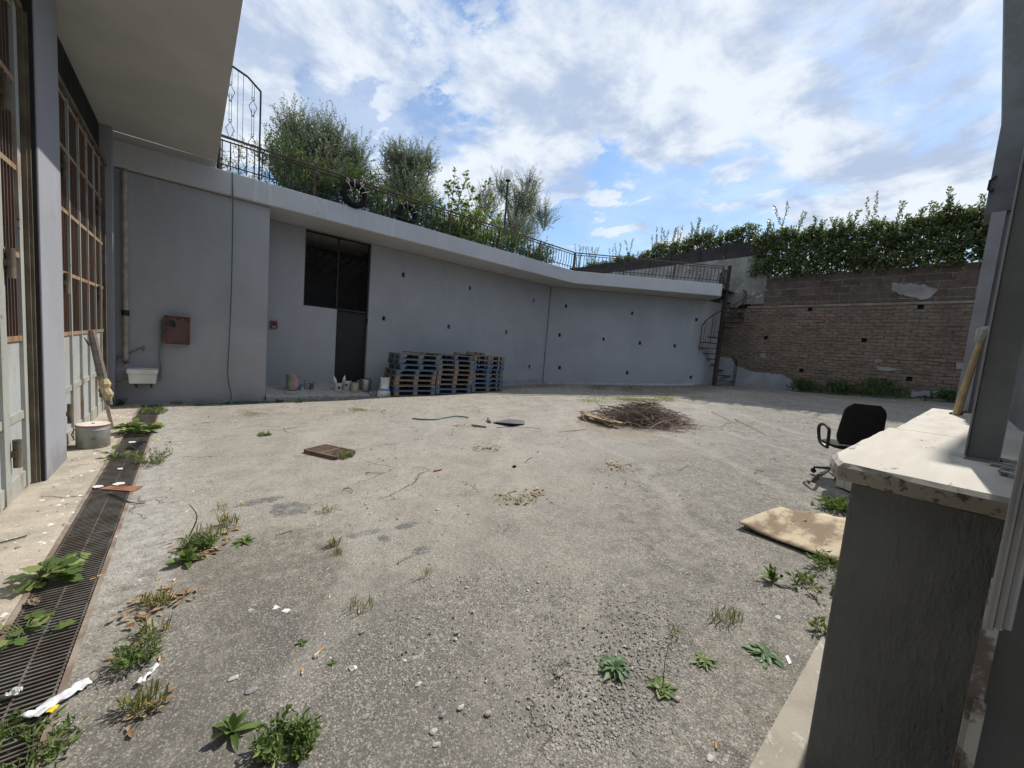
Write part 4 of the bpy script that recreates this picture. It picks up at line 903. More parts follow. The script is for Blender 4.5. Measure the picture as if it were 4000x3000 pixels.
T.part('sack_body', mb, M_paper if False else pm('dusty_white_sack', (.58, .58, .58), (.36, .35, .33), 5, .8, bump=.5, bs=15, bd=.02), smooth=True)
mb = MB()
for i in range(7):
    t_ = -PI+.25+i*(PI-.3)/6
    for zz in (.18, .225): mb.v.append((p.x+.01+.158*math.cos(t_), p.y+.105*math.sin(t_)-.012, p.z+zz+.01*math.sin(i)))
for i in range(6): mb.f.append((2*i, 2*i+2, 2*i+3, 2*i+1))
T.part('blue_band', mb, pm('sack_blue', (.05, .15, .50), (.1, .2, .5), 10))
# ---------------------------------------------------------------- pallets
def pallet(m_deck, m_bl, m_run, name='wooden_pallet'):
    r = thing(name, 'wooden pallet', 'pallet')
    d = MB()
    for y in (.07, .235, .40, .565, .73): d.box((.6, y, .133), (1.2, .10 if y not in (.07, .40, .73) else .14, .02))
    obj('deck', d, m_deck, r)
    for x in (.06, .6, 1.14): obj('cross_board', MB().box((x, .4, .112), (.12, .8, .02)), m_deck, r)
    for x in (.06, .6, 1.14):
        for y in (.06, .4, .74): obj('block', MB().box((x, y, .062), (.12, .12, .076)), m_bl, r)
    for y in (.06, .4, .74): obj('runner', MB().box((.6, y, .012), (1.2, .1, .022)), m_run, r)
    return r
kinds = {'B': (M_bgrey, M_blue, M_blue), 'W': (M_woodg, M_wood, M_wood), 'U': (M_woodg, M_blue2, M_blue), 'G': (M_woodg, M_bgrey, M_bgrey), 'M': (M_woodg, M_wood, M_blue)}
stacks = [('left', 4.17, 'MUWWBBBG'), ('middle', 5.42, 'BUWMWWGB'), ('right', 6.62, 'GBUGBUBW')]
protos = {}; PH = .1435
kn = {'B': 'faded blue', 'W': 'bare brown', 'U': 'brown pallet with bright blue blocks', 'G': 'grey-blue', 'M': 'brown and blue'}
order = ['bottom', 'second from the bottom', 'third from the bottom', 'fourth from the bottom', 'fifth from the bottom', 'sixth from the bottom', 'second from the top', 'topmost']
rs = random.Random(12)
for sname, x0, seq in stacks:
    zb = gnd(x0+.5, 9.85)+.01
    for i, k in enumerate(seq):
        lab = ('%s pallet, %s in the %s stack by the grey wall' % (kn[k], order[i], sname)) if k != 'U' else ('%s, %s in the %s stack' % (kn[k], order[i], sname))
        lx = x0+rs.uniform(-.02, .02)+(.10 if sname == 'left' and i >= 5 else 0)+(.03 if sname == 'left' and i == 4 else 0); ly = 9.76+rs.uniform(-.02, .02); rz = rs.uniform(-.012, .012)
        if k not in protos:
            protos[k] = pallet(*kinds[k]); o = protos[k]; o.location = (lx, ly, zb+PH*i); o.rotation_euler = (0, 0, rz); o['label'] = lab; o['group'] = 'pallets stacked against the wall'
        else: o = dup(protos[k], (lx, ly, zb+PH*i), rz, lab, 'pallets stacked against the wall')
ztop = lambda x: gnd(x, 9.85)+.01+PH*8+.004
for i, (x, lab) in enumerate(((4.85, 'leftmost loose brown board on top of the left pallet stack'), (5.40, 'loose brown board bridging the left and middle pallet stacks'), (5.93, 'longest loose brown board on the middle pallet stack'))):
    z = ztop(5.3)+.008; solo('loose_board', MB().bar((x-.16, 10.52, z+.012), (x+.13, 9.80, z+.012), .10, .022), M_wood, lab, 'board', 'loose boards on the pallets', loc=(x, 10.2, z))
for x, y, lab in ((6.15, 9.98, 'left loose wooden block on top of the pallets'), (6.60, 10.0, 'middle loose wooden block on top of the pallets'), (6.95, 10.1, 'pair of joined loose blocks on the right pallet stack')):
    z = ztop(6.6 if x > 6.3 else 5.5)+.01; mb = MB().box((x, y, z+.05), (.16, .14, .09), .3)
    if x > 6.9: mb.box((x+.17, y-.05, z+.045), (.13, .14, .08), -.2)
    solo('loose_block', mb, M_wood, lab, 'wood block', 'loose blocks on the pallets', loc=(x, y, z))
# ---------------------------------------------------------------- brush pile, broken pallet
pc = G(2520, 1650); pl = G(2400, 1690)
rs = random.Random(21)
M_twig = pm('twig_bark', (.16, .10, .07), (.08, .052, .042), 9, .85, bump=0)
t = NT('twig_mix'); isl = t.N('ShaderNodeNewGeometry').outputs['Random Per Island']; rp = t.N('ShaderNodeValToRGB'); t.put(rp.inputs[0], isl)
rp.color_ramp.elements[0].color = (.09, .065, .05, 1); rp.color_ramp.elements[1].color = (.42, .32, .23, 1); e_ = rp.color_ramp.elements.new(.6); e_.color = (.24, .165, .115, 1); e_ = rp.color_ramp.elements.new(.95); e_.color = (.34, .30, .26, 1)
M_twigs = t.fin(rp.outputs[0], .8)
camr = Vector((r_.x, r_.y, 0)).normalized(); camf = Vector((-camr.y, camr.x, 0))
mb = MB()
base = Vector((pc.x, pc.y, gnd(pc.x, pc.y)))
def twig(c, dirv, L, r, curve=.1):
    k = 4; pts = []
    d = dirv.normalized(); s_ = d.cross(Vector((rs.gauss(0, 1), rs.gauss(0, 1), rs.gauss(0, 1)))).normalized()
    for i in range(k+1): u = i/k; pts.append(c+d*(u-.5)*L+s_*curve*L*math.sin(u*PI)+Vector((rs.gauss(0, .01), rs.gauss(0, .01), rs.gauss(0, .008)))*L)
    for q in pts: q.z = max(q.z, gnd(q.x, q.y)+.006)
    mb.tube(pts, [r, r*.9, r*.75, r*.55, r*.3], 4)
for i in range(1300):
    u = rs.gauss(0, .36); v = rs.gauss(0, .3)
    u = max(-.95, min(1.05, u)); H_ = .42*math.exp(-(abs(u-.05)/.62)**2.2)*math.exp(-(v/.55)**2)
    c = base+camr*u*1.25+camf*v+Vector((0, 0, .02+H_*rs.random()))
    a = rs.gauss(-.35 if u < 0 else .1, .75); d = camr*math.cos(a)+camf*math.sin(a)+Vector((0, 0, rs.gauss(0, .22)))
    twig(c, d, rs.uniform(.18, .75) if u < .1 else rs.uniform(.1, .4), rs.choice((.003, .004, .006, .009)), rs.uniform(0, .22))
for i in range(80):   # stray ends poking out
    s_ = rs.choice((-1, 1)); a = rs.gauss(0, .5); d = (camr*s_*math.cos(a)+camf*math.sin(a)+Vector((0, 0, rs.uniform(-.02, .35))))
    c = base+camr*s_*rs.uniform(.3, .75)+camf*rs.uniform(-.35, .2)+Vector((0, 0, rs.uniform(.03, .2))); twig(c, d, rs.uniform(.4, .9), rs.uniform(.002, .005), .1)
solo('brush_pile', mb, M_twigs, 'heap of cut brown branches and twigs in the middle of the yard', 'brush pile', loc=tuple(base))
for i, (pp_, lab) in enumerate((((2600, 1620), 'white plastic shred caught on top of the brush pile'), ((2680, 1660), 'larger white plastic scrap at the right foot of the brush pile'))):
    p = G(*pp_)+Vector((0, 0, .06)); q = MB()
    for k in range(7): q.poly([tuple(p+camr*rs.uniform(-.12, .12)+camf*rs.uniform(-.05, .05)+Vector((0, 0, rs.uniform(-.03, .05)))) for _ in range(3)], .002)
    solo('plastic_scrap', q, M_paper, lab, 'plastic scrap', loc=tuple(p))
T = TH('broken_pallet', 'broken pale wooden pallet sticking out under the left of the brush pile', 'pallet', tuple(pl))
B1 = G(2285, 1640); B2 = G(2395, 1672); z = Vector((0, 0, .11))
M_fresh = woodmat('fresh_wood', (.50, .37, .22), (.38, .27, .16))
T.part('top_board', MB().bar(B1+z, B2+z+(B2-B1)*.0, .10, .022), M_fresh); o2 = (camf*.22)
T.part('top_board', MB().bar(B1+z+o2, B2+z+o2+(B2-B1)*.35, .10, .022), M_fresh); T.part('top_board', MB().bar(B1+z+o2*2, B2+z+o2*2, .10, .022), M_wood)
T.part('cross_board', MB().bar(B1+Vector((0, 0, .09))-camf*.05, B1+Vector((0, 0, .09))+o2*2, .1, .02), M_fresh)
for q in (B1+(B2-B1)*.04, B1+(B2-B1)*.9, B1+o2, B1+(B2-B1)*.5+o2): T.part('block', MB().box(q+Vector((0, 0, .045)), (.09, .09, .085), -.6), M_fresh)
# flat things on the yard
p = [G(1925, 1652), G(2000, 1668), G(2048, 1660), G(2050, 1646), G(1990, 1640)]
solo('slate_sheet', MB().poly([(q.x, q.y, q.z+.02+(.05 if i in (1,) else 0)) for i, q in enumerate(p)], .012), pm('dark_slate', (.10, .11, .125), (.075, .08, .09), 5, .8), 'dark grey flat sheet lying in the middle of the yard', 'sheet', loc=tuple(p[1]))
a, b = G(1843, 1665), G(1900, 1671); solo('wood_offcut', MB().bar(a+Vector((0, 0, .03)), b+Vector((0, 0, .02)), .05, .03), M_fresh, 'short pale wooden offcut just left of the dark grey sheet', 'offcut', 'wooden offcuts', loc=tuple(a))
a, b = G(1905, 1640), G(1915, 1652); solo('wood_offcut', MB().bar(a+Vector((0, 0, .03)), b+Vector((0, 0, .02)), .04, .03), M_woodg, 'tiny upright offcut touching the tip of the dark grey sheet', 'offcut', 'wooden offcuts', loc=tuple(a))
pts = [G(1612, 1637), G(1650, 1641), G(1700, 1641), G(1740, 1634), G(1780, 1628), G(1830, 1633)]
solo('hose_piece', MB().tube([q+Vector((0, 0, .014)) for q in smoothpts(pts)], .012, 7), M_hose, 'short curved green hose length lying loose in the yard', 'hose', loc=tuple(pts[0]), smooth=True)
solo('red_tile_shard', MB().poly([tuple(G(*q)+Vector((0, 0, .02))) for q in ((1692, 1842), (1728, 1833), (1726, 1838), (1700, 1844))], .012), pm('pink_red', (.42, .17, .13)), 'small pinkish red tile shard lying alone in the yard', 'shard', loc=tuple(G(1700, 1842)))
solo('black_chip', MB().box(G(2009, 1828)+Vector((0, 0, .015)), (.05, .035, .03), .4), M_tyre, 'small black rubber chip lying alone right of the red shard', 'chip', loc=tuple(G(2009, 1828)))
# rusty square manhole grating
c_ = [G(1190, 1768), G(1312, 1797), G(1385, 1772), G(1270, 1748)]
T = TH('manhole_grating', 'raised rusty square iron grating with weeds around it in the yard', 'grating', tuple((c_[0]+c_[2])/2))
M_grate = pm('brown_grating', (.17, .11, .08), (.10, .07, .055), 10, .8, bump=.3)
zz = Vector((0, 0, .034)); mb = MB()
for i in range(4): a, b = c_[i], c_[(i+1) % 4]; mb.bar(a+zz-Vector((0, 0, .012)), b+zz-Vector((0, 0, .012)), .03, .05)
T.part('frame', mb, M_grate); mb = MB()
for i in range(1, 11):
    u = i/11
    for v0, v1 in ((.05, .47), (.53, .95)):
        A = c_[0].lerp(c_[1], v0).lerp(c_[3].lerp(c_[2], v0), u); B = c_[0].lerp(c_[1], v1).lerp(c_[3].lerp(c_[2], v1), u); mb.bar(A+zz, B+zz, .018, .012)
mb.bar(c_[0].lerp(c_[1], .5)+zz, c_[3].lerp(c_[2], .5)+zz, .03, .018); T.part('slats', mb, M_grate)
T.part('pit_floor', MB().poly([tuple(q+Vector((0, 0, .012))) for q in c_], .004), pm('grating_litter', (.50, .47, .42), (.25, .22, .18), 30, lo=.5, hi=.6))
# cream curled board
pts2 = [(2880, 2062), (3000, 1985), (3062, 1990), (3120, 2035), (3200, 2042), (3300, 2060), (3300, 2190), (3235, 2200), (3100, 2165), (2990, 2125)]
P = [G(*q) for q in pts2]; mb = MB(); n = 12; a, b, c4, d = G(2880, 2062), G(3050, 1988), G(3420, 2060), G(3270, 2205)
rs = random.Random(9)
for j in range(n+1):
    for i in range(n+1):
        u, v = i/n, j/n; q = a.lerp(b, v).lerp(d.lerp(c4, v), u); h_ = .010+.02*(u-.5)**2*2+.05*max(0, .25-u)*(1-v)*2+.012*math.sin(u*7+v*4)*v
        if j == n: q = q+(b-a)*rs.uniform(-.04, .03)
        mb.v.append((q.x, q.y, q.z+h_+.012))
for j in range(n):
    for i in range(n): k = j*(n+1)+i; mb.f.append((k, k+1, k+n+2, k+n+1))
t = NT('stained_board'); n5 = t.noise(1.5, 9, .66, t.map((1.0, 2.0, 1), (0, 0, 0), (0, 0, .5))); n6 = t.noise(9, 6, .7)
col = t.mix(t.ramp(n5, .47, .60), (.47, .385, .27), (.21, .15, .10)); col = t.mix(t.math('MULTIPLY', t.ramp(n6, .60, .72), .7), col, (.14, .095, .065)); t.bump(n6, .3, .004); M_board = t.fin(col, .85, 0, .2)
o = solo('plywood_sheet', mb, M_board, 'warped cream and brown stained board lying beside the marble-topped wall', 'board', loc=tuple(a), smooth=True); md = o.modifiers.new('t', 'SOLIDIFY'); md.thickness = .008; md.offset = 0
# cream panel box behind the wall
p = G(3258, 1893); q = G(3325, 1912)
T = TH('cream_cabinet', 'cream metal panel cabinet standing behind the marble-topped wall corner', 'cabinet', (4.6, .70, gnd(4.6, .7)))
a = gz(3265, 1890, .36); b = gz(3322, 1912, .36); 
M_cream = pm('cream_paint', (.55, .53, .44), (.48, .45, .36), 3, .6)
zcab = gx(3262, 1822, a.x).z
def pan(u0, u1, name, t_=.04, m=M_cream):
    A = a.lerp(b, u0); B = a.lerp(b, u1); d_ = (B-A).normalized(); n_ = Vector((-d_.y, d_.x, 0)); n_ = n_ if n_.x > 0 else -n_
    mb = MB(); zt_ = zcab
    for z in (.34, zt_):
        for q in (A, B, B+n_*.25, A+n_*.25): mb.v.append((q.x, q.y, z))
    mb.f = [(0, 1, 5, 4), (1, 2, 6, 5), (2, 3, 7, 6), (3, 0, 4, 7), (4, 5, 6, 7), (3, 2, 1, 0)]; T.part(name, mb, m)
pan(0, .54, 'side_panel'); pan(.57, 2.2, 'front_panel'); pan(-.06, -.005, 'yellowed_edge', m=pm('yellow_foam', (.55, .42, .12), (.42, .3, .1), 12))
pan(.542, .568, 'seam', m=M_dtrack)
# ---------------------------------------------------------------- office chair
cb = G(3290, 1868); cz = cb.z
T = thing('office_chair', 'black swivel office chair with loop armrest, seen from behind', 'chair', (cb.x, cb.y, cz), math.radians(33))
M_black = pm('black_plastic', (.012, .012, .014), (.02, .02, .022), 8, .45, bump=.05); M_fab = pm('black_fabric', (.010, .010, .012), (.016, .016, .018), 20, .9, bump=.2, bs=150)
def cobj(n_, mb, m, **k): return obj(n_, mb, m, T, **k)
cobj('gas_column', MB().tube([(0, 0, .08), (0, 0, .40)], .025, 10), M_black, smooth=True)
for k in range(5):
    a = PI*2*k/5+2.55; e = Vector((math.cos(a), math.sin(a), 0)); lg = cobj('base_leg', MB().tube([e*.02+Vector((0, 0, .12)), e*.16+Vector((0, 0, .10)), e*.30+Vector((0, 0, .075))], [.028, .022, .015], 7), M_black, smooth=True)
    if k != 3: cobj('caster', MB().tube([e*.30+Vector((-e.y*.022, e.x*.022, .03)), e*.30+Vector((e.y*.022, -e.x*.022, .03))], .03, 12).tube([e*.30+Vector((0, 0, .03)), e*.30+Vector((0, 0, .08))], .01, 6), M_black, smooth=True)
def cushion(w0, w1, h, d, n=10, curve=0):
    mb = MB(); 
    for s_ in (0, 1):
        for j in range(n+1):
            v = j/n; ww = (w0+(w1-w0)*v)/2
            rr = 1-.36*max(0, (v-.76)/.24)**2.6 if v > .80 else 1-.22*max(0, (.25-v)/.25)**2
            for i in range(n+1):
                u = i/n*2-1; x = u*ww*rr; edge = max(0, 1-abs(u)**5)*max(0, 1-abs(2*v-1)**6); th = (.35+.65*edge)*d/2
                mb.v.append((x, (th if s_ else -th)+curve*(u*u), v*h))
    m_ = (n+1)*(n+1)
    for s_ in (0, 1):
        for j in range(n):
            for i in range(n):
                a = s_*m_+j*(n+1)+i; q = (a, a+1, a+n+2, a+n+1); mb.f.append(q if not s_ else tuple(reversed(q)))
    ring = [i for i in range(n+1)]+[j*(n+1)+n for j in range(1, n+1)]+[n*(n+1)+i for i in range(n-1, -1, -1)]+[j*(n+1) for j in range(n-1, 0, -1)]
    for i in range(len(ring)): a = ring[i]; b = ring[(i+1) % len(ring)]; mb.f.append((b, a, a+m_, b+m_))
    return mb
CS = .62
mb = cushion(.47, .40, .53, .085); R_ = Matrix.Rotation(math.radians(-90), 3, 'Z') @ Matrix.Rotation(math.radians(-6), 3, 'X')
mb.v = [tuple(Matrix.Rotation(math.radians(90), 3, 'Z') @ (Matrix.Rotation(math.radians(-7), 3, 'X') @ Vector(v))+Vector((-.20, 0, .47))) for v in mb.v]
cobj('backrest', mb, M_fab, smooth=True)
mb = cushion(.48, .44, .46, .08); mb.v = [tuple(Vector((v[2]-.22, v[0], v[1]+.43))) for v in mb.v]; cobj('seat', mb, M_fab, smooth=True)
cobj('back_bracket', MB().bar((-.05, 0, .38), (-.24, 0, .40), .07, .015).bar((-.24, 0, .39), (-.22, 0, .6), .07, .015), M_black)
for s_ in (1, -1):
    q = [(-.13, .27*s_, .40), (-.16, .285*s_, .55), (-.15, .29*s_, .63), (-.06, .29*s_, .665), (.05, .29*s_, .66), (.11, .29*s_, .62), (.10, .285*s_, .52), (.04, .275*s_, .42), (-.05, .24*s_, .385), (-.13, .27*s_, .40)]
    cobj('armrest', MB().tube(smoothpts(q, 4), .019, 8), M_black, smooth=True)
# stick under chair
a, b = G(3158, 1888), G(3258, 1822); solo('pale_stick', MB().tube([a+Vector((0, 0, .02)), a.lerp(b, .5)+Vector((0, 0, .03)), b+Vector((0, 0, .025))], [.017, .015, .012], 7), M_woodg, 'grey wooden stick lying under the office chair legs', 'stick', loc=tuple(a))
# stick and cable leaning on the sill
a = gx(3737, 1618, 6.4); a.z = 1.335; b = gx(3843, 1292, 6.1)
T = TH('leaning_stick', 'pale bent stick with plastic cap leaning on the grey post of the sill', 'stick', tuple(a))
u = b-a; s_ = r_*.03
T.part('stick', MB().tube([a, a+u*.3-s_*.2, a+u*.6-s_*.1, a+u*.85+s_*.1, b+s_*.3], [.034, .030, .028, .025, .02], 8), pm('honey_wood', (.52, .38, .20), (.36, .27, .16), 8), smooth=True)
T.part('cap', MB().tube([b-u*.13-s_*.6, b-s_*.2, b+u*.02+s_*1.3], [.03, .05, .035], 8), pm('grey_foam', (.40, .40, .36), (.3, .3, .27), 9), smooth=True)
T.part('foot_tie', MB().tube([a+Vector((0, -.04, .03)), a+Vector((.02, .05, 0))], .02, 6), M_iron)
a = gz(3762, 1612, 1.335); solo('sill_pebble', MB().lathe([(.01, 0), (.035, .01), (.03, .03), (.005, .04)], (a.x, a.y, 1.331), 8), pm('brick_red', (.30, .12, .09)), 'small brick-red pebble lying on the far marble sill', 'pebble', loc=(a.x, a.y, 1.331))
p1, p2 = gx(3870, 1225, 5.5), gx(3828, 1290, 5.5)
NW.part('wire_loop', MB().tube([gx(3893, 688, 7.25), gx(3868, 705, 7.24), gx(3860, 740, 7.24), gx(3873, 750, 7.25), gx(3880, 738, 7.25)], .012, 6), M_iron)
# ---------------------------------------------------------------- lamp post on the terrace
p = gy(1990, 640, 12.4); zb = 4.66
T = TH('lamp_post', 'black lamp post with clear glass globe standing among the terrace trees', 'lamp post', (p.x, 12.4, zb))
zg = gy(1992, 705, 12.4).z
T.part('pole', MB().tube([(p.x, 12.4, zb), (p.x, 12.4, zg-.05)], .038, 10), M_iron, smooth=True)
T.part('collar', MB().lathe([(.05, -.07), (.11, -.05), (.11, -.03), (.06, 0)], (p.x, 12.4, zg), 16), M_iron, smooth=True)
g_ = bpy.data.materials.new('clear_glass'); g_.use_nodes = True; bs = g_.node_tree.nodes['Principled BSDF']; bs.inputs['Transmission Weight'].default_value = .0; bs.inputs['Alpha'].default_value = .5; bs.inputs['Roughness'].default_value = .05; bs.inputs['Base Color'].default_value = (.9, .92, .95, 1)
T.part('globe', MB().lathe([(.205*math.sin(a), .19-.205*math.cos(a)) for a in [PI*(.12+.88*k/14) for k in range(15)]], (p.x, 12.4, zg), 24, cap=False), g_, smooth=True)
T.part('lamp_holder', MB().tube([(p.x, 12.4, zg), (p.x, 12.4, zg+.10), (p.x, 12.4, zg+.2)], [.03, .03, .018], 8), pm('bulb_white', (.6, .6, .58)), smooth=True)
# ---------------------------------------------------------------- vegetation
def leafmat(name, cs, trans=.35, rough=.5, spec=.35):
    t = NT(name); isl = t.N('ShaderNodeNewGeometry').outputs['Random Per Island']; rp = t.N('ShaderNodeValToRGB'); t.put(rp.inputs[0], isl)
    el = rp.color_ramp.elements; el[0].color = cs[0]+(1,); el[1].color = cs[-1]+(1,)
    for i, c in enumerate(cs[1:-1]): e = el.new((i+1)/(len(cs)-1)); e.color = c+(1,)
    m = t.fin(rp.outputs[0], rough, 0, spec)
    tr = t.N('ShaderNodeBsdfTranslucent'); t.put(tr.inputs[0], t.mix(.5, rp.outputs[0], (.25, .32, .06), 'MIX')); ms = t.N('ShaderNodeMixShader'); ms.inputs[0].default_value = trans
    t.put(ms.inputs[1], t.b.outputs[0]); t.put(ms.inputs[2], tr.outputs[0]); t.put(t.nt.nodes['Material Output'].inputs[0], ms.outputs[0]); return m
M_olive = leafmat('olive_leaf', [(.08, .10, .065), (.14, .165, .115), (.22, .245, .19), (.38, .40, .34)], .35, .42)
M_fig = leafmat('fig_leaf', [(.06, .10, .02), (.13, .20, .03), (.22, .30, .05)], .4)
M_hedge = leafmat('hedge_leaf', [(.024, .04, .016), (.042, .066, .023), (.08, .11, .04), (.24, .26, .10)], .35, .35, .5)
M_weed = leafmat('weed_leaf', [(.06, .11, .03), (.11, .18, .045), (.17, .24, .075), (.26, .29, .11)], .35)
M_weed2 = leafmat('bluish_weed_leaf', [(.08, .15, .06), (.12, .20, .09), (.17, .25, .12)], .3)
M_grass = leafmat('dry_grass', [(.10, .15, .03), (.20, .20, .06), (.32, .25, .10)], .35)
M_bush = leafmat('dark_bush_leaf', [(.02, .05, .015), (.04, .09, .02), (.06, .12, .03)], .3)  # darker green leaf shared by bushes, shrubs and some weeds
M_bark = pm('olive_bark', (.12, .10, .085), (.07, .06, .05), 6, .9)
def leaf(mb, p, d, L, W, rs, bend=.15, seg=1):
    d = d.normalized(); s_ = d.cross(Vector((rs.gauss(0, 1), rs.gauss(0, 1), rs.gauss(0, 1)))); 
    if s_.length < 1e-4: return
    s_.normalize(); n = s_.cross(d); b = len(mb.v)
    mb.v += [tuple(p), tuple(p+d*L*.5+s_*W/2+n*L*bend*.5), tuple(p+d*L-n*L*bend*.3), tuple(p+d*L*.5-s_*W/2+n*L*bend*.5)]; mb.f.append((b, b+1, b+2, b+3))
def shoot(lv, br, p, d, L, nl, ll, lw, rs, r=.006, up=.25, spread=.9):
    k = 4; q = p.copy(); d = d.normalized(); pts = [q.copy()]
    for i in range(k):
        d = (d+Vector((rs.gauss(0, .12), rs.gauss(0, .12), rs.gauss(0, .1)+up*.3))).normalized(); q = q+d*L/k; pts.append(q.copy())
    if br is not None: br.tube(pts, [r*(1-.18*i) for i in range(k+1)], 3, cap=False)
    for i in range(nl):
        t_ = (i+.7)/nl*k; a = min(int(t_), k-1); c = pts[a].lerp(pts[a+1], min(1, t_-a)); dd = (pts[a+1]-pts[a]).normalized()
        s_ = dd.cross(Vector((rs.gauss(0, 1), rs.gauss(0, 1), rs.gauss(0, 1)))).normalized(); leaf(lv, c, dd*.7+s_*spread, ll*rs.uniform(.7, 1.2), lw*rs.uniform(.7, 1.2), rs)
    return pts
def tree(name, label, base, top, crown, nsh, seed, m, ll=.075, lw=.02, sl=.55, nl=18, cat='tree', group='olive trees on the terrace', limbs=12, topspike=.4):
    """crown: list of ellipsoids (cx,cy,cz,rx,ry,rz)"""
    rs = random.Random(seed); T = TH(name, label, cat, base, group); lv = MB(); br = MB(); b = Vector(base)
    mid = Vector((b.x, b.y, b.z+(crown[0][2]-crown[0][5]-b.z)*.7)); br.tube([b, b.lerp(mid, .5)+Vector((.05, 0, 0)), mid], [.13, .10, .085], 9)
    lim = []
    for i in range(limbs):
        e = crown[i % len(crown)]; a = rs.uniform(0, 2*PI); q = Vector((e[0]+e[3]*.6*math.cos(a), e[1]+e[4]*.6*math.sin(a), e[2]+e[5]*rs.uniform(-.3, .6))); m1 = mid.lerp(q, .5)+Vector((rs.gauss(0, .12), rs.gauss(0, .12), -.1)); br.tube([mid, m1, q], [.05, .03, .012], 6, cap=False); lim += [m1, m1.lerp(q, .5), q]
    wt = [e[3]*e[4]*e[5] for e in crown]; tot = sum(wt)
    for i in range(nsh):
        r0 = rs.random()*tot; k = 0
        while r0 > wt[k] and k < len(crown)-1: r0 -= wt[k]; k += 1
        e = crown[k]
        v = Vector((rs.gauss(0, 1), rs.gauss(0, 1), rs.gauss(0, 1))).normalized()*(rs.random()**.5)*rs.choice((1, 1, 1, 1.06))
        p = Vector((e[0]+v.x*e[3], e[1]+v.y*e[4], e[2]+v.z*e[5])); d = Vector((v.x*.7, v.y*.7, .55+topspike*max(0, v.z)+rs.gauss(0, .25)))
        shoot(lv, br, p-d.normalized()*sl*.4, d, sl*rs.uniform(.6, 1.15)*(1+.35*max(0, v.z)), nl, ll, lw, rs)
        if i % 7 == 0: l = min(lim, key=lambda z: (z-p).length); br.tube([l, l.lerp(p, .5)+Vector((0, 0, -.04)), p], [.012, .009, .006], 4, cap=False)
    T.part('trunk', br, M_bark); T.part('crown', lv, m); return T
def E3(px, py, y, rx, rz, ry=None): p = gy(px, py, y); return (p.x, p.y, p.z, rx, ry or rx*.8, rz)
zt = 4.66
c1 = [E3(1235, 610, 13.2, .95, .72), E3(1150, 525, 13.2, .52, .55), E3(1285, 560, 13.2, .52, .55), E3(1385, 630, 13.2, .50, .50), E3(1090, 635, 13.2, .38, .36), E3(1200, 700, 13, .9, .55)]
tree('olive_tree', 'largest bushy grey-green olive tree behind the left part of the railing', (gy(1250, 700, 13.2).x, 13.2, zt), 0, c1, 1500, 31, M_olive, sl=.62, nl=24, ll=.09, lw=.024)
c2 = [E3(1590, 670, 13.4, .82, .68), E3(1550, 620, 13.4, .5, .42), E3(1655, 640, 13.4, .52, .5), E3(1590, 750, 13.2, .98, .55)]
tree('olive_tree', 'compact round silvery olive tree behind the second tyre', (gy(1590, 700, 13.4).x, 13.4, zt), 0, c2, 1050, 32, M_olive, sl=.5, nl=22, ll=.085, lw=.024)
c3 = [E3(2040, 800, 14.5, .95, .85), E3(1960, 740, 14.5, .5, .6), E3(2070, 720, 14.5, .6, .45), E3(2120, 850, 14.2, .7, .6), E3(1900, 800, 14.2, .6, .7), E3(2010, 900, 14, 1.2, .6)]
tree('olive_tree', 'loose olive tree behind the lamp post', (gy(2010, 850, 14.5).x, 14.5, zt), 0, c3, 1150, 33, M_olive, sl=.6, nl=20, ll=.085, lw=.024)
# fig tree: broad light leaves
def figleaf(mb, p, d, s_, rs):
    d = d.normalized(); sd = d.cross(Vector((rs.gauss(0, .4), rs.gauss(0, .4), 1))).normalized(); b = len(mb.v); n = sd.cross(d)*.08*s_
    pts = [(0, 0), (.35, .45), (.62, .32), (.8, .42), (1.15, .0), (.8, -.42), (.62, -.32), (.35, -.45)]
    mb.v += [tuple(p+d*u*s_+sd*v*s_+n*(abs(v)*3)) for u, v in pts]; mb.f.append(tuple(range(b, b+8)))
def figtree():
    rs = random.Random(44); x0 = gy(1790, 800, 12.6).x; T = TH('fig_tree', 'young fig tree with broad yellow-green leaves between two olive trees', 'tree', (x0, 12.6, zt)); lv = MB(); br = MB(); b = Vector((x0, 12.6, zt))
    tips = [gy(1778, 668, 12.6), gy(1825, 678, 12.6), gy(1745, 720, 12.6), gy(1880, 750, 12.6), gy(1850, 740, 12.6), gy(1900, 715, 12.6), gy(1720, 790, 12.6), gy(1790, 740, 12.6), gy(1930, 760, 12.7), gy(1820, 800, 12.4), gy(1700, 830, 12.4), gy(1890, 860, 12.3), gy(1760, 850, 12.3), gy(1640, 850, 12.5), gy(1960, 830, 12.6), gy(1860, 900, 12.2)]
    for t_ in tips:
        m1 = b.lerp(t_, .5)+Vector((rs.gauss(0, .1), rs.gauss(0, .1), -.12)); pts = smoothpts([b, m1, t_], 6); br.tube(pts, [.03-.024*i/(len(pts)-1) for i in range(len(pts))], 5, cap=False)
        for i in range(40):
            q = pts[rs.randrange(4, len(pts))]+Vector((rs.gauss(0, .04), rs.gauss(0, .04), rs.gauss(0, .04))); figleaf(lv, q, Vector((rs.gauss(0, 1), rs.gauss(0, 1), rs.gauss(.15, .5))), rs.uniform(.06, .15), rs)
        for i in range(9):
            s2 = pts[rs.randrange(5, len(pts)-1)]; e = s2+Vector((rs.gauss(0, .22), rs.gauss(0, .2), rs.uniform(0, .3))); br.tube([s2, e], [.008, .004], 4, cap=False)
            for k in range(6): figleaf(lv, s2.lerp(e, rs.uniform(.5, 1.05)), Vector((rs.gauss(0, 1), rs.gauss(0, 1), rs.gauss(.2, .5))), rs.uniform(.06, .13), rs)
    T.part('trunk', br, M_bark); T.part('crown', lv, M_fig)
figtree()
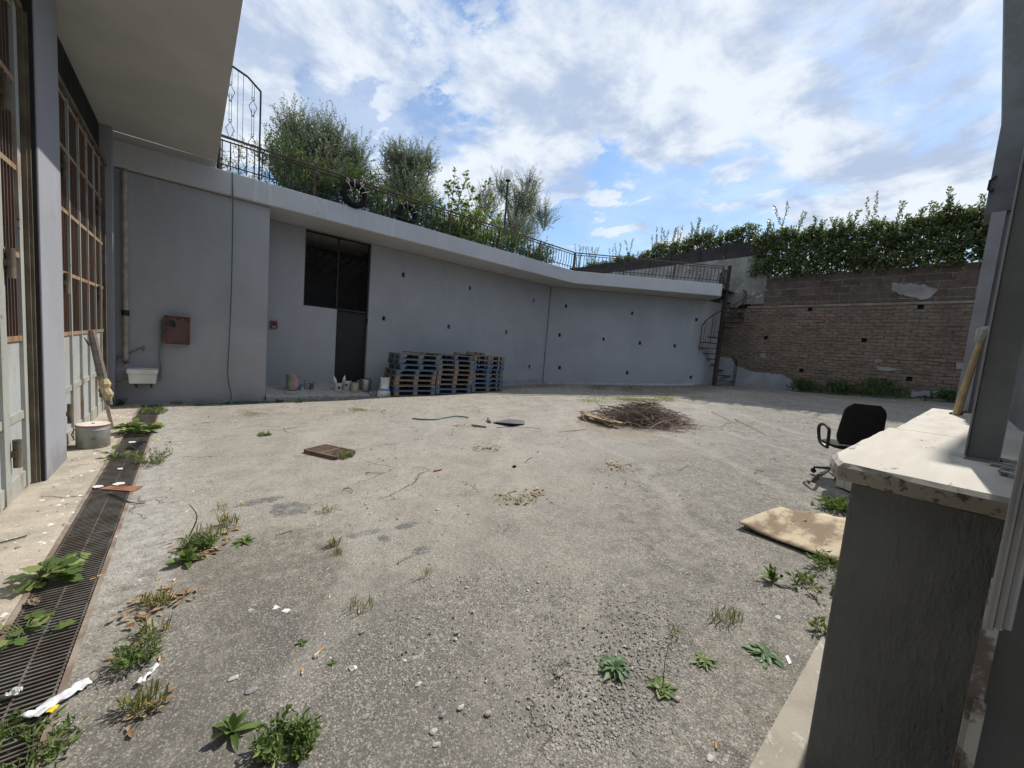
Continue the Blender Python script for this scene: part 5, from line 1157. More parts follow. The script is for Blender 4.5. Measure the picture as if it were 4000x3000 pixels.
# low undergrowth behind the railing
def bushrow(name, label, pts, h, n, seed, m, ll, lw, cat='shrub', group=None, w_=.35, up=.5, sl=.4, nl=14):
    rs = random.Random(seed); T = TH(name, label, cat, pts[0], group); lv = MB(); br = MB(); k = len(pts)-1
    for i in range(n):
        s_ = rs.random()*k; a = int(min(s_, k-1e-6)); p = Vector(pts[a]).lerp(Vector(pts[a+1]), s_-a); hh = h*(.75+.25*math.sin(s_*9+seed)+.1*math.sin(s_*23))
        p = p+Vector((rs.gauss(0, w_*.5), rs.gauss(0, w_*.5), hh*rs.random()**.8)); shoot(lv, br, p, Vector((rs.gauss(0, .7), rs.gauss(0, .7), up)), sl*rs.uniform(.6, 1.2), nl, ll, lw, rs, r=.005)
    T.part('stems', br, M_bark); T.part('foliage', lv, m); return T
bushrow('shrub', 'dark leafy shrub massed low behind the railing under the largest olive', [(1.5, 11.0, zt), (3.9, 11.0, zt)], 1.3, 900, 51, M_bush, .07, .03, group='shrubs behind the railing')
bushrow('shrub', 'sparse twiggy shrub behind the railing at the slab end nearest the eave', [(-.2, 11.2, zt), (1.5, 11.2, zt)], 1.0, 170, 52, M_fig, .05, .025, group='shrubs behind the railing', nl=8)
bushrow('shrub', 'dark leafy shrub low behind the railing below the round olive', [(3.9, 11.1, zt), (6.3, 11.1, zt)], 1.25, 800, 53, M_bush, .07, .03, group='shrubs behind the railing')
bushrow('shrub', 'green leafy shrub behind the railing below the fig tree', [(6.2, 11.1, zt), (8.2, 11.1, zt)], 1.25, 420, 54, M_fig, .08, .05, group='shrubs behind the railing')
bushrow('shrub', 'dense green shrub behind the railing at the foot of the lamp post', [(8.2, 11.2, zt), (10.6, 11.2, zt)], 1.05, 520, 55, M_bush, .08, .03, group='shrubs behind the railing')
# hedge over the brick wall and behind the dark net fence
def hedge(name, label, y0, y1, x, zb, ztf, n, seed, shoots, depth=.45, ll=.10, lw=.045):
    rs = random.Random(seed); T = TH(name, label, 'hedge', (x, y0, zb(y0))); lv = MB(); br = MB()
    for i in range(n):
        y = rs.uniform(y0, y1); zl, zh = zb(y), ztf(y)+.10*math.sin(y*3.1+seed)+.07*math.sin(y*7.7); f = rs.random()**.95; z = zl+(zh-zl)*f
        xx = x+rs.uniform(-depth, depth)*(.9-.4*f); shoot(lv, br if i % 3 == 0 else None, Vector((xx, y, z-.05)), Vector((rs.gauss(-.3, .5), rs.gauss(0, .6), rs.gauss(.35, .4))), rs.uniform(.16, .34), 11, ll, lw, rs, r=.005, spread=1.1)
    for k in range(int(abs(y1-y0)*2.2)):
        y = rs.uniform(y0, y1); xx = x+rs.uniform(-.2, .2); br.tube([Vector((xx, y, zb(y)-.4)), Vector((xx+.1, y+.1, ztf(y)-.2))], [.02, .012], 5)
    for (px, py, L) in shoots:
        if rs.random() < .2: continue
        p = gx(px, py, x); z0_ = ztf(p.y)-.15; q = Vector((x, p.y, z0_)); L_ = max(.15, p.z-z0_); 
        for j in range(2 if L_ > .3 else 1): shoot(lv, br, q+Vector((rs.gauss(0, .04), rs.gauss(0, .04), 0)), Vector((rs.gauss(0, .06), rs.gauss(0, .06), 1)), L_, int(18+L_*34), ll*.85, lw*.85, rs, r=.006, spread=.75, up=.6)
    T.part('stems', br, M_bark); T.part('foliage', lv, M_hedge); return T
hy = lambda px, py, x=17.35: gx(px, py, x)
TOP = [(2990, 905), (3100, 905), (3200, 880), (3350, 885), (3500, 860), (3650, 835), (3800, 815), (3900, 800)]
tp = [(hy(*q).y, hy(*q).z) for q in TOP][::-1]; ys_ = [q[0] for q in tp]; zs_ = [q[1] for q in tp]
f_top = lambda y: float(np.interp(y, ys_, zs_))-.12
sh1 = [(3078, 790, 0), (3055, 840, 0), (3125, 830, 0), (3190, 845, 0), (3215, 860, 0), (3265, 845, 0), (3280, 855, 0), (3312, 828, 0), (3330, 835, 0), (3345, 822, 0), (3405, 758, 0), (3458, 822, 0), (3520, 788, 0), (3590, 812, 0), (3650, 790, 0), (3712, 735, 0), (3720, 760, 0), (3790, 765, 0), (3840, 762, 0), (3000, 860, 0), (3020, 870, 0)]
hedge('leafy_hedge', 'dense dark glossy hedge growing over the top of the brick wall', -.6, 6.05, 17.22, lambda y: 5.12+(.0 if y < 5 else .2*(y-5)), f_top, 3500, 61, sh1, .45, ll=.115, lw=.052)
FT = [(2300, 1040), (2450, 1010), (2600, 960), (2720, 925), (2840, 905), (2974, 885)]
FX = 18.0; tp2 = sorted((gx(px, py, FX).y, gx(px, py, FX).z) for px, py in FT); y2 = [q[0] for q in tp2]; z2 = [q[1] for q in tp2]
f_top2 = lambda y: float(np.interp(y, y2, z2))
sh2 = [(2262, 950, 0), (2268, 960, 0), (2300, 965, 0), (2320, 962, 0), (2330, 965, 0), (2360, 965, 0), (2395, 968, 0), (2420, 945, 0), (2425, 950, 0), (2462, 935, 0), (2500, 943, 0), (2560, 920, 0), (2585, 890, 0), (2610, 900, 0), (2630, 892, 0), (2656, 885, 0), (2700, 890, 0), (2725, 860, 0), (2722, 850, 0), (2755, 890, 0), (2795, 880, 0), (2845, 875, 0), (2870, 900, 0), (2900, 890, 0), (2950, 880, 0)]
sh2 = [(a, b, c) for a, b, c in sh2]
hedge('leafy_hedge', 'sunlit hedge with upright shoots behind the dark net fence', 6.4, 15.5, FX, lambda y: 5.1, f_top2, 4800, 62, sh2, .3, ll=.11, lw=.05)
# dark net fence on top of the plastered wall
NF = TH('net_fence', 'dark shade-net fence panels on posts above the plastered wall', 'fence', (17.25, 6.2, 6.1))
M_net = pm('brown_shade_net', (.035, .028, .025), (.022, .02, .022), 3, .9)
FTp = [(2974, 936), (2838, 955), (2735, 975), (2622, 995), (2540, 1012)]
yy = [gx(*q, 17.2) for q in FTp]; yl = [yy[0].y]+[q.y for q in yy[1:]]; zl = [q.z for q in yy]
yl += [13.5, 16.0]; zl += [6.68, 6.68]
for i in range(len(yl)-1):
    mb = MB(); n = 8
    for j in range(n+1):
        u = j/n; y = yl[i]+.04+(yl[i+1]-yl[i]-.08)*u; zz = zl[i]+(zl[i+1]-zl[i])*u-.04*math.sin(PI*u)
        mb.v += [(17.2, y, 6.12+.015*math.sin(y*9)), (17.23+.02*math.sin(PI*u), y, (6.1+zz)/2), (17.2, y, zz)]
    for j in range(n):
        for k in range(2): a = j*3+k; mb.f.append((a, a+3, a+4, a+1))
    o = NF.part('net_panel', mb, M_net); md = o.modifiers.new('t', 'SOLIDIFY'); md.thickness = .006
for y, z in zip(yl, zl): NF.part('post', MB().bar((17.22, y, 6.0), (17.22, y, z+.04), .05, .05), M_iron)
# bushes at the foot of the brick wall
for i, (px, py, r, lab) in enumerate(((3138, 1535, .55, 'small dark bush at the foot of the brick wall near the low plaster'), (3275, 1532, .6, 'middle dark green bush at the foot of the brick wall'), (3430, 1545, .85, 'largest dark green bush at the foot of the brick wall'), (3715, 1545, .45, 'low bush at the foot of the brick wall beyond the marble sill'))):
    p = G(px, py+4); q = (BX-.45, p.y*(BX-.45)/p.x, gnd(BX-.45, p.y)); rs = random.Random(70+i); T = TH('wall_bush', lab, 'bush', q, 'bushes along the brick wall'); lv = MB(); br = MB()
    for k in range(int(150*r/.6)):
        v = Vector((rs.gauss(0, .38)*r*.7, rs.gauss(0, .42)*r, 0)); hh = r*.62*max(0, 1-(v.length/r)**2); shoot(lv, br, Vector(q)+v+Vector((0, 0, hh*rs.random())), Vector((rs.gauss(0, .6), rs.gauss(0, .6), .7)), .18, 10, .06, .035, rs, r=.004)
    T.part('stems', br, M_bark); T.part('foliage', lv, M_bush)
# ---------------------------------------------------------------- weeds
def longleaf(mb, p, az, L, W, lift, rs, wav=0, droop=.5, n=6):
    d = Vector((math.cos(az), math.sin(az), 0)); s_ = Vector((-d.y, d.x, 0)); b = len(mb.v); tw = rs.uniform(-.3, .3)
    for i in range(n+1):
        u = i/n; h = L*(lift*u-droop*u*u); c = p+d*L*u*math.sqrt(max(.1, 1-lift*lift*.5))+Vector((0, 0, max(h, -p.z*0)+.004)); ww = W*(math.sin(PI*(u*.9+.08))**.8)*(1+(wav*rs.uniform(-.5, .5)))*.5
        mb.v += [tuple(c-s_*ww+Vector((0, 0, ww*(.35+tw)))), tuple(c), tuple(c+s_*ww+Vector((0, 0, ww*(.35-tw))))]
    for i in range(n):
        a = b+3*i; mb.f += [(a, a+3, a+4, a+1), (a+1, a+4, a+5, a+2)]
def rosette(px, py, r, label, seed, n=16, W=.22, lift=.45, wav=.6, m=None, stalk=0, group='rosette weeds in the yard', name='rosette_weed', z=0):
    p = G(px, py); rs = random.Random(seed); mb = MB(); p = p+Vector((0, 0, z))
    for i in range(n):
        k = i/n; longleaf(mb, p, i*2.4+rs.gauss(0, .2), r*rs.uniform(.7, 1.1)*(1-.35*k), r*W*rs.uniform(.8, 1.3), lift*(.35+1.4*k), rs, wav)
    T = TH(name, label, 'weed', tuple(p), group)
    T.part('leaves', mb, m or M_weed, smooth=True)
    if stalk: T.part('stalk', MB().tube([p, p+Vector((.01, .01, stalk*.6)), p+Vector((.03, .01, stalk))], [.003, .002, .0015], 4), M_weed)
rosette(2402, 2612, .115, 'broad rosette weed, leftmost of the four on the lower right gravel', 1, 30, .20, .5, m=M_weed2)
rosette(2588, 2690, .085, 'compact bright green rosette weed with a thin stalk, lowest on the right gravel', 2, 15, .42, .4, stalk=.22)
rosette(2752, 2585, .085, 'small rosette weed with a few yellowing leaves, between two larger ones', 3, 20, .20, .45)
rosette(2992, 2560, .125, 'large grey-green lobed rosette weed beside a white chip near the wall', 4, 26, .24, .30, 1.0, m=M_weed2)
rosette(905, 2868, .12, 'pointed long-leaved young weed casting a dark shadow at the lower left', 5, 13, .22, 1.0, .1)
rosette(955, 2120, .12, 'flat leafy weed at the right end of the weedy crack', 6, 22, .16, .6)
rosette(728, 2200, .16, 'upright light green weed in front of the leafy clump by the crack', 7, 14, .26, 1.0, .2)
rosette(1180, 2512, .05, 'tiny star-shaped weed on the dark near gravel', 8, 9, .2, .4, .1)
rosette(1298, 2592, .035, 'tiniest weed sprig right of the star-shaped one', 9, 7, .2, .6, .1)
rosette(1600, 2830, .02, 'minute seedling in the near gravel', 19, 5, .3, .8, .1) if False else None
rosette(3012, 2268, .12, 'upright green weed on gravel below the stained board', 10, 14, .26, 1.3, .1)
rosette(3172, 1975, .06, 'small sprig in the shadow of the office chair', 11, 9, .3, 1.1, .1)
rosette(3208, 1955, .05, 'smallest sprig nearest the office chair wheels', 12, 8, .3, 1.1, .1)
def leafy(px, py, w_, h, label, seed, n, ll=.06, lw=.025, m=None, cat='weed', group='leafy weeds in the yard', name='leafy_weed', fl=None, sl=None, z=0, zmin=.01, aspect=1):
    p = G(px, py)+Vector((0, 0, z)); rs = random.Random(seed); T = TH(name, label, cat, tuple(p), group); lv = MB(); br = MB()
    for k in range(n):
        a = rs.uniform(0, 2*PI); rr = w_*.5*math.sqrt(rs.random()); q = p+camr*math.cos(a)*rr+camf*math.sin(a)*rr*aspect*.7
        shoot(lv, br, q, Vector((math.cos(a)*.6, math.sin(a)*.6, .9)), (sl or h)*rs.uniform(.5, 1.1), 9, ll, lw, rs, r=.0025, spread=1.0)
    T.part('stems', br, M_weed); T.part('leaves', lv, m or M_weed)
    if fl:
        mb = MB()
        for k in range(fl): q = p+Vector((rs.gauss(0, w_*.3), rs.gauss(0, w_*.3), h*rs.uniform(.9, 1.2))); mb.lathe([(.004, 0), (.014, .006), (.004, .01)], tuple(q), 7)
        T.part('flowers', mb, pm('yellow_petal', (.75, .60, .03), bump=0))
    return T
def broad(px, py, w_, h, label, seed, n, s0=.05, s1=.10, m=None, group='leafy weeds in the yard', name='broad_leaf_weed', z=0):
    p = G(px, py)+Vector((0, 0, z)); rs = random.Random(seed); T = TH(name, label, 'weed', tuple(p), group); lv = MB(); br = MB()
    for k in range(n):
        a = rs.uniform(0, 2*PI); rr = w_*.5*rs.random()**.6; q = p+camr*math.cos(a)*rr+camf*math.sin(a)*rr*.7+Vector((0, 0, h*rs.uniform(.2, 1)*(1-.6*rr/(w_*.5)))); br.tube([p+(q-p)*.1, p.lerp(q, .6)+Vector((0, 0, .02)), q], [.003, .0025, .002], 4, cap=False)
        figleaf(lv, q, Vector((math.cos(a), math.sin(a), rs.uniform(-.3, .5))), rs.uniform(s0, s1), rs)
    T.part('stems', br, M_weed); T.part('leaves', lv, m or M_weed)
broad(545, 1693, .42, .22, 'big leafy mallow weed growing across the far part of the drain', 81, 60, .06, .13)
leafy(600, 1612, .45, .10, 'low bright green weeds at the far end of the drain by the wall', 82, 26, .05, .02)
leafy(585, 1812, .22, .24, 'tall feathery weed with yellow flowers beside the drain edge', 83, 26, .05, .012, m=M_grass, fl=4)
broad(450, 1790, .20, .12, 'small vine with round leaves on the left drain edge', 84, 12, .04, .07)
broad(175, 2270, .22, .16, 'large lobed weed climbing out of the near drain grating', 85, 34, .05, .10)
broad(330, 2190, .18, .05, 'single pair of leaves trailing over the drain from the right', 86, 5, .05, .09)
broad(95, 2470, .34, .06, 'pale weeds showing through the near drain grating', 87, 16, .04, .08)
leafy(60, 2930, .34, .09, 'dense grassy weeds filling the drain at the lower left corner', 88, 90, .045, .012, z=-.05)
leafy(770, 2140, .17, .09, 'densest leafy clump with cigarette ends in the weedy crack', 89, 46, .040, .013)
leafy(532, 2590, .11, .11, 'spiky fresh green weed beside the torn tissue', 90, 26, .045, .010)
leafy(1125, 2925, .17, .10, 'bushy serrated green weed at the bottom edge, left of centre', 91, 70, .035, .014)
leafy(3268, 1995, .18, .13, 'light green weed clump against the grey wall below the cream cabinet', 92, 26, .08, .022)
leafy(3240, 2225, .22, .10, 'fine ferny weeds at the lower corner of the stained board', 93, 22, .06, .012)
leafy(3190, 2300, .28, .08, 'row of small sprigs beside the rusty strip near the wall', 94, 14, .05, .018)
leafy(3235, 2470, .12, .08, 'small leafy sprig hugging the foot of the grey wall', 95, 8, .05, .02)
leafy(1035, 1703, .16, .05, 'small flat weed alone on the concrete between drain and grating', 96, 10, .05, .02)
leafy(1330, 1785, .35, .06, 'small weeds growing round the rusty square grating', 97, 14, .05, .02)
leafy(700, 1575, .30, .05, 'thin weeds along the foot of the projecting wall behind the hose', 98, 12, .04, .015)
leafy(1090, 1572, .12, .08, 'small green tuft under the left end of the step', 99, 10, .04, .015, m=M_bush)
leafy(1172, 1572, .14, .10, 'larger dark tuft against the face of the step', 100, 12, .04, .015, m=M_bush)
leafy(460, 1585, .14, .14, 'dark green weed in the corner of the garage doors and wall', 101, 12, .05, .02, m=M_bush)
def tuft(px, py, w_, h, label, seed, n, m=None, group='grass tufts in the yard', asp=.6):
    p = G(px, py); rs = random.Random(seed); mb = MB()
    for k in range(n):
        a = rs.uniform(0, 2*PI); rr = w_*.5*math.sqrt(rs.random()); q = p+camr*math.cos(a)*rr+camf*math.sin(a)*rr*asp; q.z = gnd(q.x, q.y); longleaf(mb, q, rs.uniform(0, 2*PI), h*rs.uniform(.5, 1.1), h*.07, 1.0+rs.random()*.5, rs, 0, .45, 3)
    solo('grass_tuft', mb, m or M_grass, label, 'grass tuft', group, loc=tuple(p), smooth=True)
tuft(610, 2360, .17, .09, 'dry grassy tuft full of brown leaves left of the near gravel', 110, 90)
tuft(600, 2480, .14, .10, 'smaller dry tuft just below the leafy dry tuft', 111, 45)
tuft(560, 2760, .17, .10, 'dark thin grass clump below the torn tissue', 112, 80)
tuft(890, 2050, .14, .12, 'upright grass tuft above the flat leafy weed', 113, 50)
tuft(870, 1990, .12, .07, 'small tuft at the top of the weedy crack', 114, 24)
tuft(830, 2090, .26, .09, 'low spreading grass behind the densest leafy clump', 115, 60)
tuft(1280, 1998, .14, .08, 'dry tuft with brown head on the cracked concrete', 116, 40)
tuft(1305, 2135, .10, .09, 'bright small tuft below the cracked concrete', 117, 40)
tuft(1322, 2170, .08, .07, 'tiny tuft just under the bright small one', 118, 24)
tuft(1410, 2378, .16, .07, 'dry reddish tuft with a cigarette end in the near centre', 119, 40)
tuft(1670, 2255, .07, .09, 'single thin tuft right of the asphalt patch', 120, 16)
tuft(2020, 1955, .42, .06, 'low green and dry grass filling the shallow dip in the centre', 121, 130)
tuft(2835, 2425, .20, .08, 'fine pale tuft between the gravel weeds', 122, 60)
tuft(2630, 2478, .07, .07, 'small thin tuft left of the fine pale tuft', 123, 20)
# mossy grass strips: uncountable ground cover
def cover(label, quad, n, seed, m, h=.05):
    P4 = [G(*q) for q in quad]; rs = random.Random(seed); mb = MB()
    for k in range(n):
        u, v = rs.gauss(.5, .26), rs.gauss(.5, .3); q = P4[0].lerp(P4[1], u).lerp(P4[3].lerp(P4[2], u), v)
        if math.sin(q.x*4.3+seed)*math.sin(q.y*6.1+u*7)+.5*math.sin(q.x*11+q.y*7) < -.1+rs.gauss(0, .25): continue
        q.z = gnd(q.x, q.y); longleaf(mb, q, rs.uniform(0, 2*PI), h*rs.uniform(.4, 1.2), h*.10, 1.1, rs, 0, .4, 2)
    struct(solo('ground_grass', mb, m, label, 'grass', loc=tuple(P4[0])), 'stuff')
M_moss = leafmat('moss_grass', [(.14, .17, .03), (.25, .26, .06), (.36, .33, .10)], .3)
cover('yellow-green low grass strip in front of the angled back wall', [(2190, 1578), (2760, 1566), (2760, 1548), (2260, 1552)], 6500, 131, M_moss, .07)
cover('dark green moss and grass in the shade of the angled back wall', [(2200, 1530), (2560, 1535), (2520, 1505), (2240, 1502)], 3500, 132, M_bush, .07)
cover('dry yellowish moss beside the coiled green hose', [(880, 1640), (1080, 1628), (1060, 1600), (930, 1605)], 1500, 133, M_grass, .03)
cover('yellow-green grass patch in front of the step and pallets', [(1340, 1612), (1500, 1608), (1480, 1592), (1360, 1595)], 1200, 134, M_moss, .05)
# ---------------------------------------------------------------- gravel, leaves, litter
def stones(name, label, n, seed, sampler, size, cols, kind='stuff'):
    rs = np.random.RandomState(seed); V = []; F = []
    base = np.array([(1, 0, 0), (0, 1, 0), (-1, 0, 0), (0, -1, 0), (0, 0, 1), (.7, .7, .35), (-.7, .6, .3), (-.6, -.7, .35), (.7, -.6, .3)], float)
    fc = [(0, 5, 8), (1, 6, 5), (2, 7, 6), (3, 8, 7), (4, 8, 5), (4, 5, 6), (4, 6, 7), (4, 7, 8), (0, 1, 5), (1, 2, 6), (2, 3, 7), (3, 0, 8)]
    for k in range(n):
        x, y = sampler(rs); s_ = size(rs); a = rs.rand()*6.28; q = base*(1+.35*(rs.rand(9, 1)-.5)); q = q*np.array([1, rs.uniform(.55, 1), rs.uniform(.35, .75)])*s_
        c, s2 = math.cos(a), math.sin(a); xx = q[:, 0]*c-q[:, 1]*s2+x; yy = q[:, 0]*s2+q[:, 1]*c+y; zz = q[:, 2]+hgt(x, y)-.001+(.0 if x < 0 else .0)
        b = len(V); V += list(zip(xx.tolist(), yy.tolist(), zz.tolist())); F += [(b+i, b+j, b+k2) for i, j, k2 in fc]
    mb = MB(); mb.v = V; mb.f = F
    t = NT(name+'_mat'); isl = t.N('ShaderNodeNewGeometry').outputs['Random Per Island']; rp = t.N('ShaderNodeValToRGB'); rp.color_ramp.interpolation = 'CONSTANT'; t.put(rp.inputs[0], isl); el = rp.color_ramp.elements
    el[0].color = cols[0]+(1,); el[1].position = (len(cols)-1)/len(cols); el[1].color = cols[-1]+(1,)
    for i, c in enumerate(cols[1:-1]): e = el.new((i+1)/len(cols)); e.color = c+(1,)
    m = t.fin(rp.outputs[0], .9, 0, .2)
    o = solo(name, mb, m, label, 'gravel'); 
    o['kind'] = 'stuff'; return o
A_, B_ = G(1650, 2990), G(3150, 2250)
def s_band(rs):      # loose gravel band sweeping from bottom centre to the wall
    while True:
        u = rs.rand(); c = np.array([.95, .62])*(1-u)+np.array([2.9, .72])*u+np.array([0, .22*math.sin(u*3.1)]); x = c[0]+rs.normal()*.16; y = c[1]+rs.normal()*(.17+.05*u)
        if y > .39 and x < 3.6: return x, y
def s_near(rs):
    while True:
        x = rs.uniform(-.38, 3.4); y = .42+abs(rs.normal())*1.3
        if rs.rand() < .25+.75*(.5+.5*math.sin(x*4.3+y*2)*math.sin(y*3.7-x)) and y < 6 and not (x < -.1 and y > 3): return x, y
def s_far(rs):
    while True:
        x = rs.uniform(-.3, 14); y = rs.uniform(1.5, 10.0)
        if y > 9.6-.0*x and x < 4: continue
        return x, y
STC = [(.26, .245, .22), (.34, .32, .29), (.18, .17, .16), (.38, .355, .315), (.16, .155, .145), (.28, .25, .205), (.43, .40, .355), (.23, .215, .195)]
stones('gravel', 'loose grey gravel band curving across the lower right of the yard', 6000, 141, s_band, lambda r: min(.009, .0018+abs(r.normal())**1.7*.0024), STC)
stones('gravel', 'scattered small stones over the near asphalt', 14000, 142, s_near, lambda r: min(.006, .0016+abs(r.normal())**1.8*.0018), STC)
stones('gravel', 'pale stone chips scattered over the far concrete yard', 5000, 143, s_far, lambda r: .004+abs(r.normal())*.0055, [(.45, .42, .37), (.60, .57, .52), (.30, .27, .23), (.20, .17, .14), (.5, .46, .4), (.16, .13, .10)])
def s_wall(rs):
    while True:
        x = rs.uniform(-.3, 16.5); yw = 11.15 if x < 11 else 11.15-(x-11)*.77; y = yw-abs(rs.normal())*.55-.1
        if x < 4.3: y = 10.05-abs(rs.normal())*.15
        return x, y
stones('gravel', 'rubble and dirt crumbs along the foot of the back walls', 3000, 144, s_wall, lambda r: .008+abs(r.normal())*.010, [(.28, .26, .24), (.16, .12, .09), (.40, .38, .35), (.13, .11, .09), (.22, .17, .13)])
def s_pav(rs): return rs.uniform(-1.03, -.74), rs.uniform(1.6, 9.8)
stones('gravel', 'white plaster crumbs on the paving left of the drain', 420, 145, s_pav, lambda r: .004+abs(r.normal())*.008, [(.6, .58, .54), (.7, .68, .64), (.4, .37, .33), (.25, .2, .16)])
# individual larger stones
bs_ = [(1425, 2360, .022, 'pale stone beside the cigarette end in the near centre'), (1415, 2470, .028, 'grey two-part stone left of the centre crack'), (1345, 2275, .03, 'angular grey stone below the asphalt patches'), (1235, 2565, .028, 'brownish stone touching a cigarette end on near gravel'), (985, 2700, .045, 'flat grey stone right of the spiky weeds at lower left'), (915, 2650, .035, 'flat cream chip above the flat grey stone'), (1428, 2800, .03, 'flat grey stone at the bottom centre-left'), (1800, 2765, .028, 'white stone, topmost of the bottom centre cluster'), (1730, 2795, .028, 'grey angular stone left in the bottom centre cluster'), (1695, 2860, .030, 'white stone low in the bottom centre cluster'), (1705, 2910, .026, 'small white stone nearest the bottom edge centre'), (1905, 2790, .03, 'beige stone right in the bottom centre cluster'), (3040, 2415, .04, 'flat beige stone right of the fine pale tuft'), (2775, 2965, .035, 'pale blue-grey flat stone at the bottom right gravel'), (2645, 2733, .03, 'whitish stone beside the stalked rosette weed'), (1060, 2930, .035, 'white chip left of the bushy serrated weed'), (1785, 2470, .028, 'flat grey stone on the centre crack'), (2185, 2638, .028, 'reddish stone left of the broad rosette weed'), (3053, 2250, .028, 'dark lump under the edge of the stained board'), (3115, 2780, .03, 'thin white flake pair on the pavement corner')]
M_st = [pm('stone_pale', (.46, .44, .40), (.32, .30, .27), 30, bump=.6), pm('stone_grey', (.25, .25, .24), (.17, .17, .165), 30, bump=.6), pm('stone_beige', (.34, .29, .23), (.24, .2, .16), 30, bump=.6)]
for i, (px, py, s_, lab) in enumerate(bs_):
    p = G(px, py); rs = random.Random(200+i); mb = MB(); a = rs.random()*6; k = 7; s_ *= .62
    for lay, (zz, rr) in enumerate(((0, .9), (.35, 1), (.62, .55))):
        for j in range(k): t_ = 2*PI*j/k; q = s_*rr*(1+.5*(random.Random(200+i*13+j).random()-.5)); mb.v.append((p.x+q*math.cos(t_+a), p.y+q*.7*math.sin(t_+a), p.z+s_*zz*(.5 if 'flat' in lab or 'chip' in lab else .9)))
    for l in range(2):
        for j in range(k): mb.f.append((l*k+j, l*k+(j+1) % k, (l+1)*k+(j+1) % k, (l+1)*k+j))
    mb.f.append(tuple(2*k+j for j in range(k))); mm = M_st[0] if ('white' in lab or 'pale' in lab or 'cream' in lab) else (M_st[1] if 'grey' in lab else M_st[2]); mm = M_tyre if 'dark lump' in lab else mm
    solo('stone', mb, mm, lab, 'stone', 'larger stones in the yard', loc=tuple(p))
# dry leaves
M_dry = leafmat('dry_leaf', [(.20, .11, .05), (.36, .22, .12), (.46, .33, .20), (.25, .18, .12)], .2)
def leaves(label, spots, n, seed, sx=.12):
    rs = random.Random(seed); mb = MB()
    for k in range(n):
        c = G(*rs.choice(spots)); q = c+Vector((rs.gauss(0, sx), rs.gauss(0, sx), 0)); q.z = gnd(q.x, q.y)+rs.uniform(.003, .018); L = rs.uniform(.02, .055); a = rs.uniform(0, 6.28)
        longleaf(mb, q, a, L, L*.55, rs.uniform(0, .4), rs, 0, .2, 3)
    struct(solo('fallen_leaves', mb, M_dry, label, 'leaves', loc=tuple(G(*spots[0]))), 'stuff')
leaves('curled brown fallen leaves caught along the weedy crack by the drain', [(600, 2340), (560, 2370), (640, 2330), (560, 2420), (700, 2330), (820, 2160), (860, 2110), (890, 2070), (770, 2180), (590, 2500), (560, 2790)], 150, 151, .055)
leaves('fallen brown leaves and twigs on the open centre of the yard', [(1880, 1752), (1900, 1750), (1920, 1755), (2410, 1820), (2420, 1818), (1800, 1665), (2010, 1950), (2100, 1935)], 230, 152, .10)
leaves('dead leaves scattered along the far edge of the yard', [(950, 1625), (1300, 1600), (1700, 1600), (2000, 1560), (2300, 1580), (2700, 1600), (2900, 1640), (1600, 1620)], 260, 153, .45)
leaves('dead leaves gathered near the wall under the stained board', [(3200, 2020), (3180, 2060), (3230, 2330), (3180, 1880)], 60, 154, .08)
# scattered twigs in the yard
rs = random.Random(77); tw = [(2290, 1680, 2180, 1690, 'bent thin twig left of the broken pallet'), (1940, 1672, 2110, 1676, 'long straight twig right of the dark grey sheet'), (2870, 1640, 2990, 1700, 'long thin branch trailing right of the brush pile'), (2780, 1610, 2880, 1660, 'forked thin branch trailing behind the brush pile'), (1340, 1915, 1378, 1925, 'short reddish twig with buds on cracked concrete'), (1430, 1850, 1500, 1852, 'short dark twig lying level in the yard'), (1080, 2095, 1130, 2083, 'pale straw stem beside the flat leafy weed'), (2950, 1852, 2985, 1845, 'small dark twig in the right of the yard'), (1560, 2205, 1620, 2170, 'pale bent straw below the asphalt patch'), (2050, 1812, 2080, 1790, 'dark twig in the middle of the yard below the slate sheet'), (740, 2100, 752, 1990, 'tall thin dry stalk standing in the weedy crack')]
for a_, b_, c_, d_, lab in tw:
    p, q = G(a_, b_), G(c_, d_)
    if 'stalk' in lab: q = p+Vector((0, 0, .25))
    m1 = p.lerp(q, .5)+Vector((rs.gauss(0, .03), rs.gauss(0, .03), 0)); solo('twig', MB().tube(smoothpts([p+Vector((0, 0, .012)), m1+Vector((0, 0, .02)), q+Vector((0, 0, .012))], 4), [.006-.0004*i for i in range(9)], 5), M_twig if 'pale' not in lab else M_fresh, lab, 'twig', 'loose twigs in the yard', loc=tuple(p))
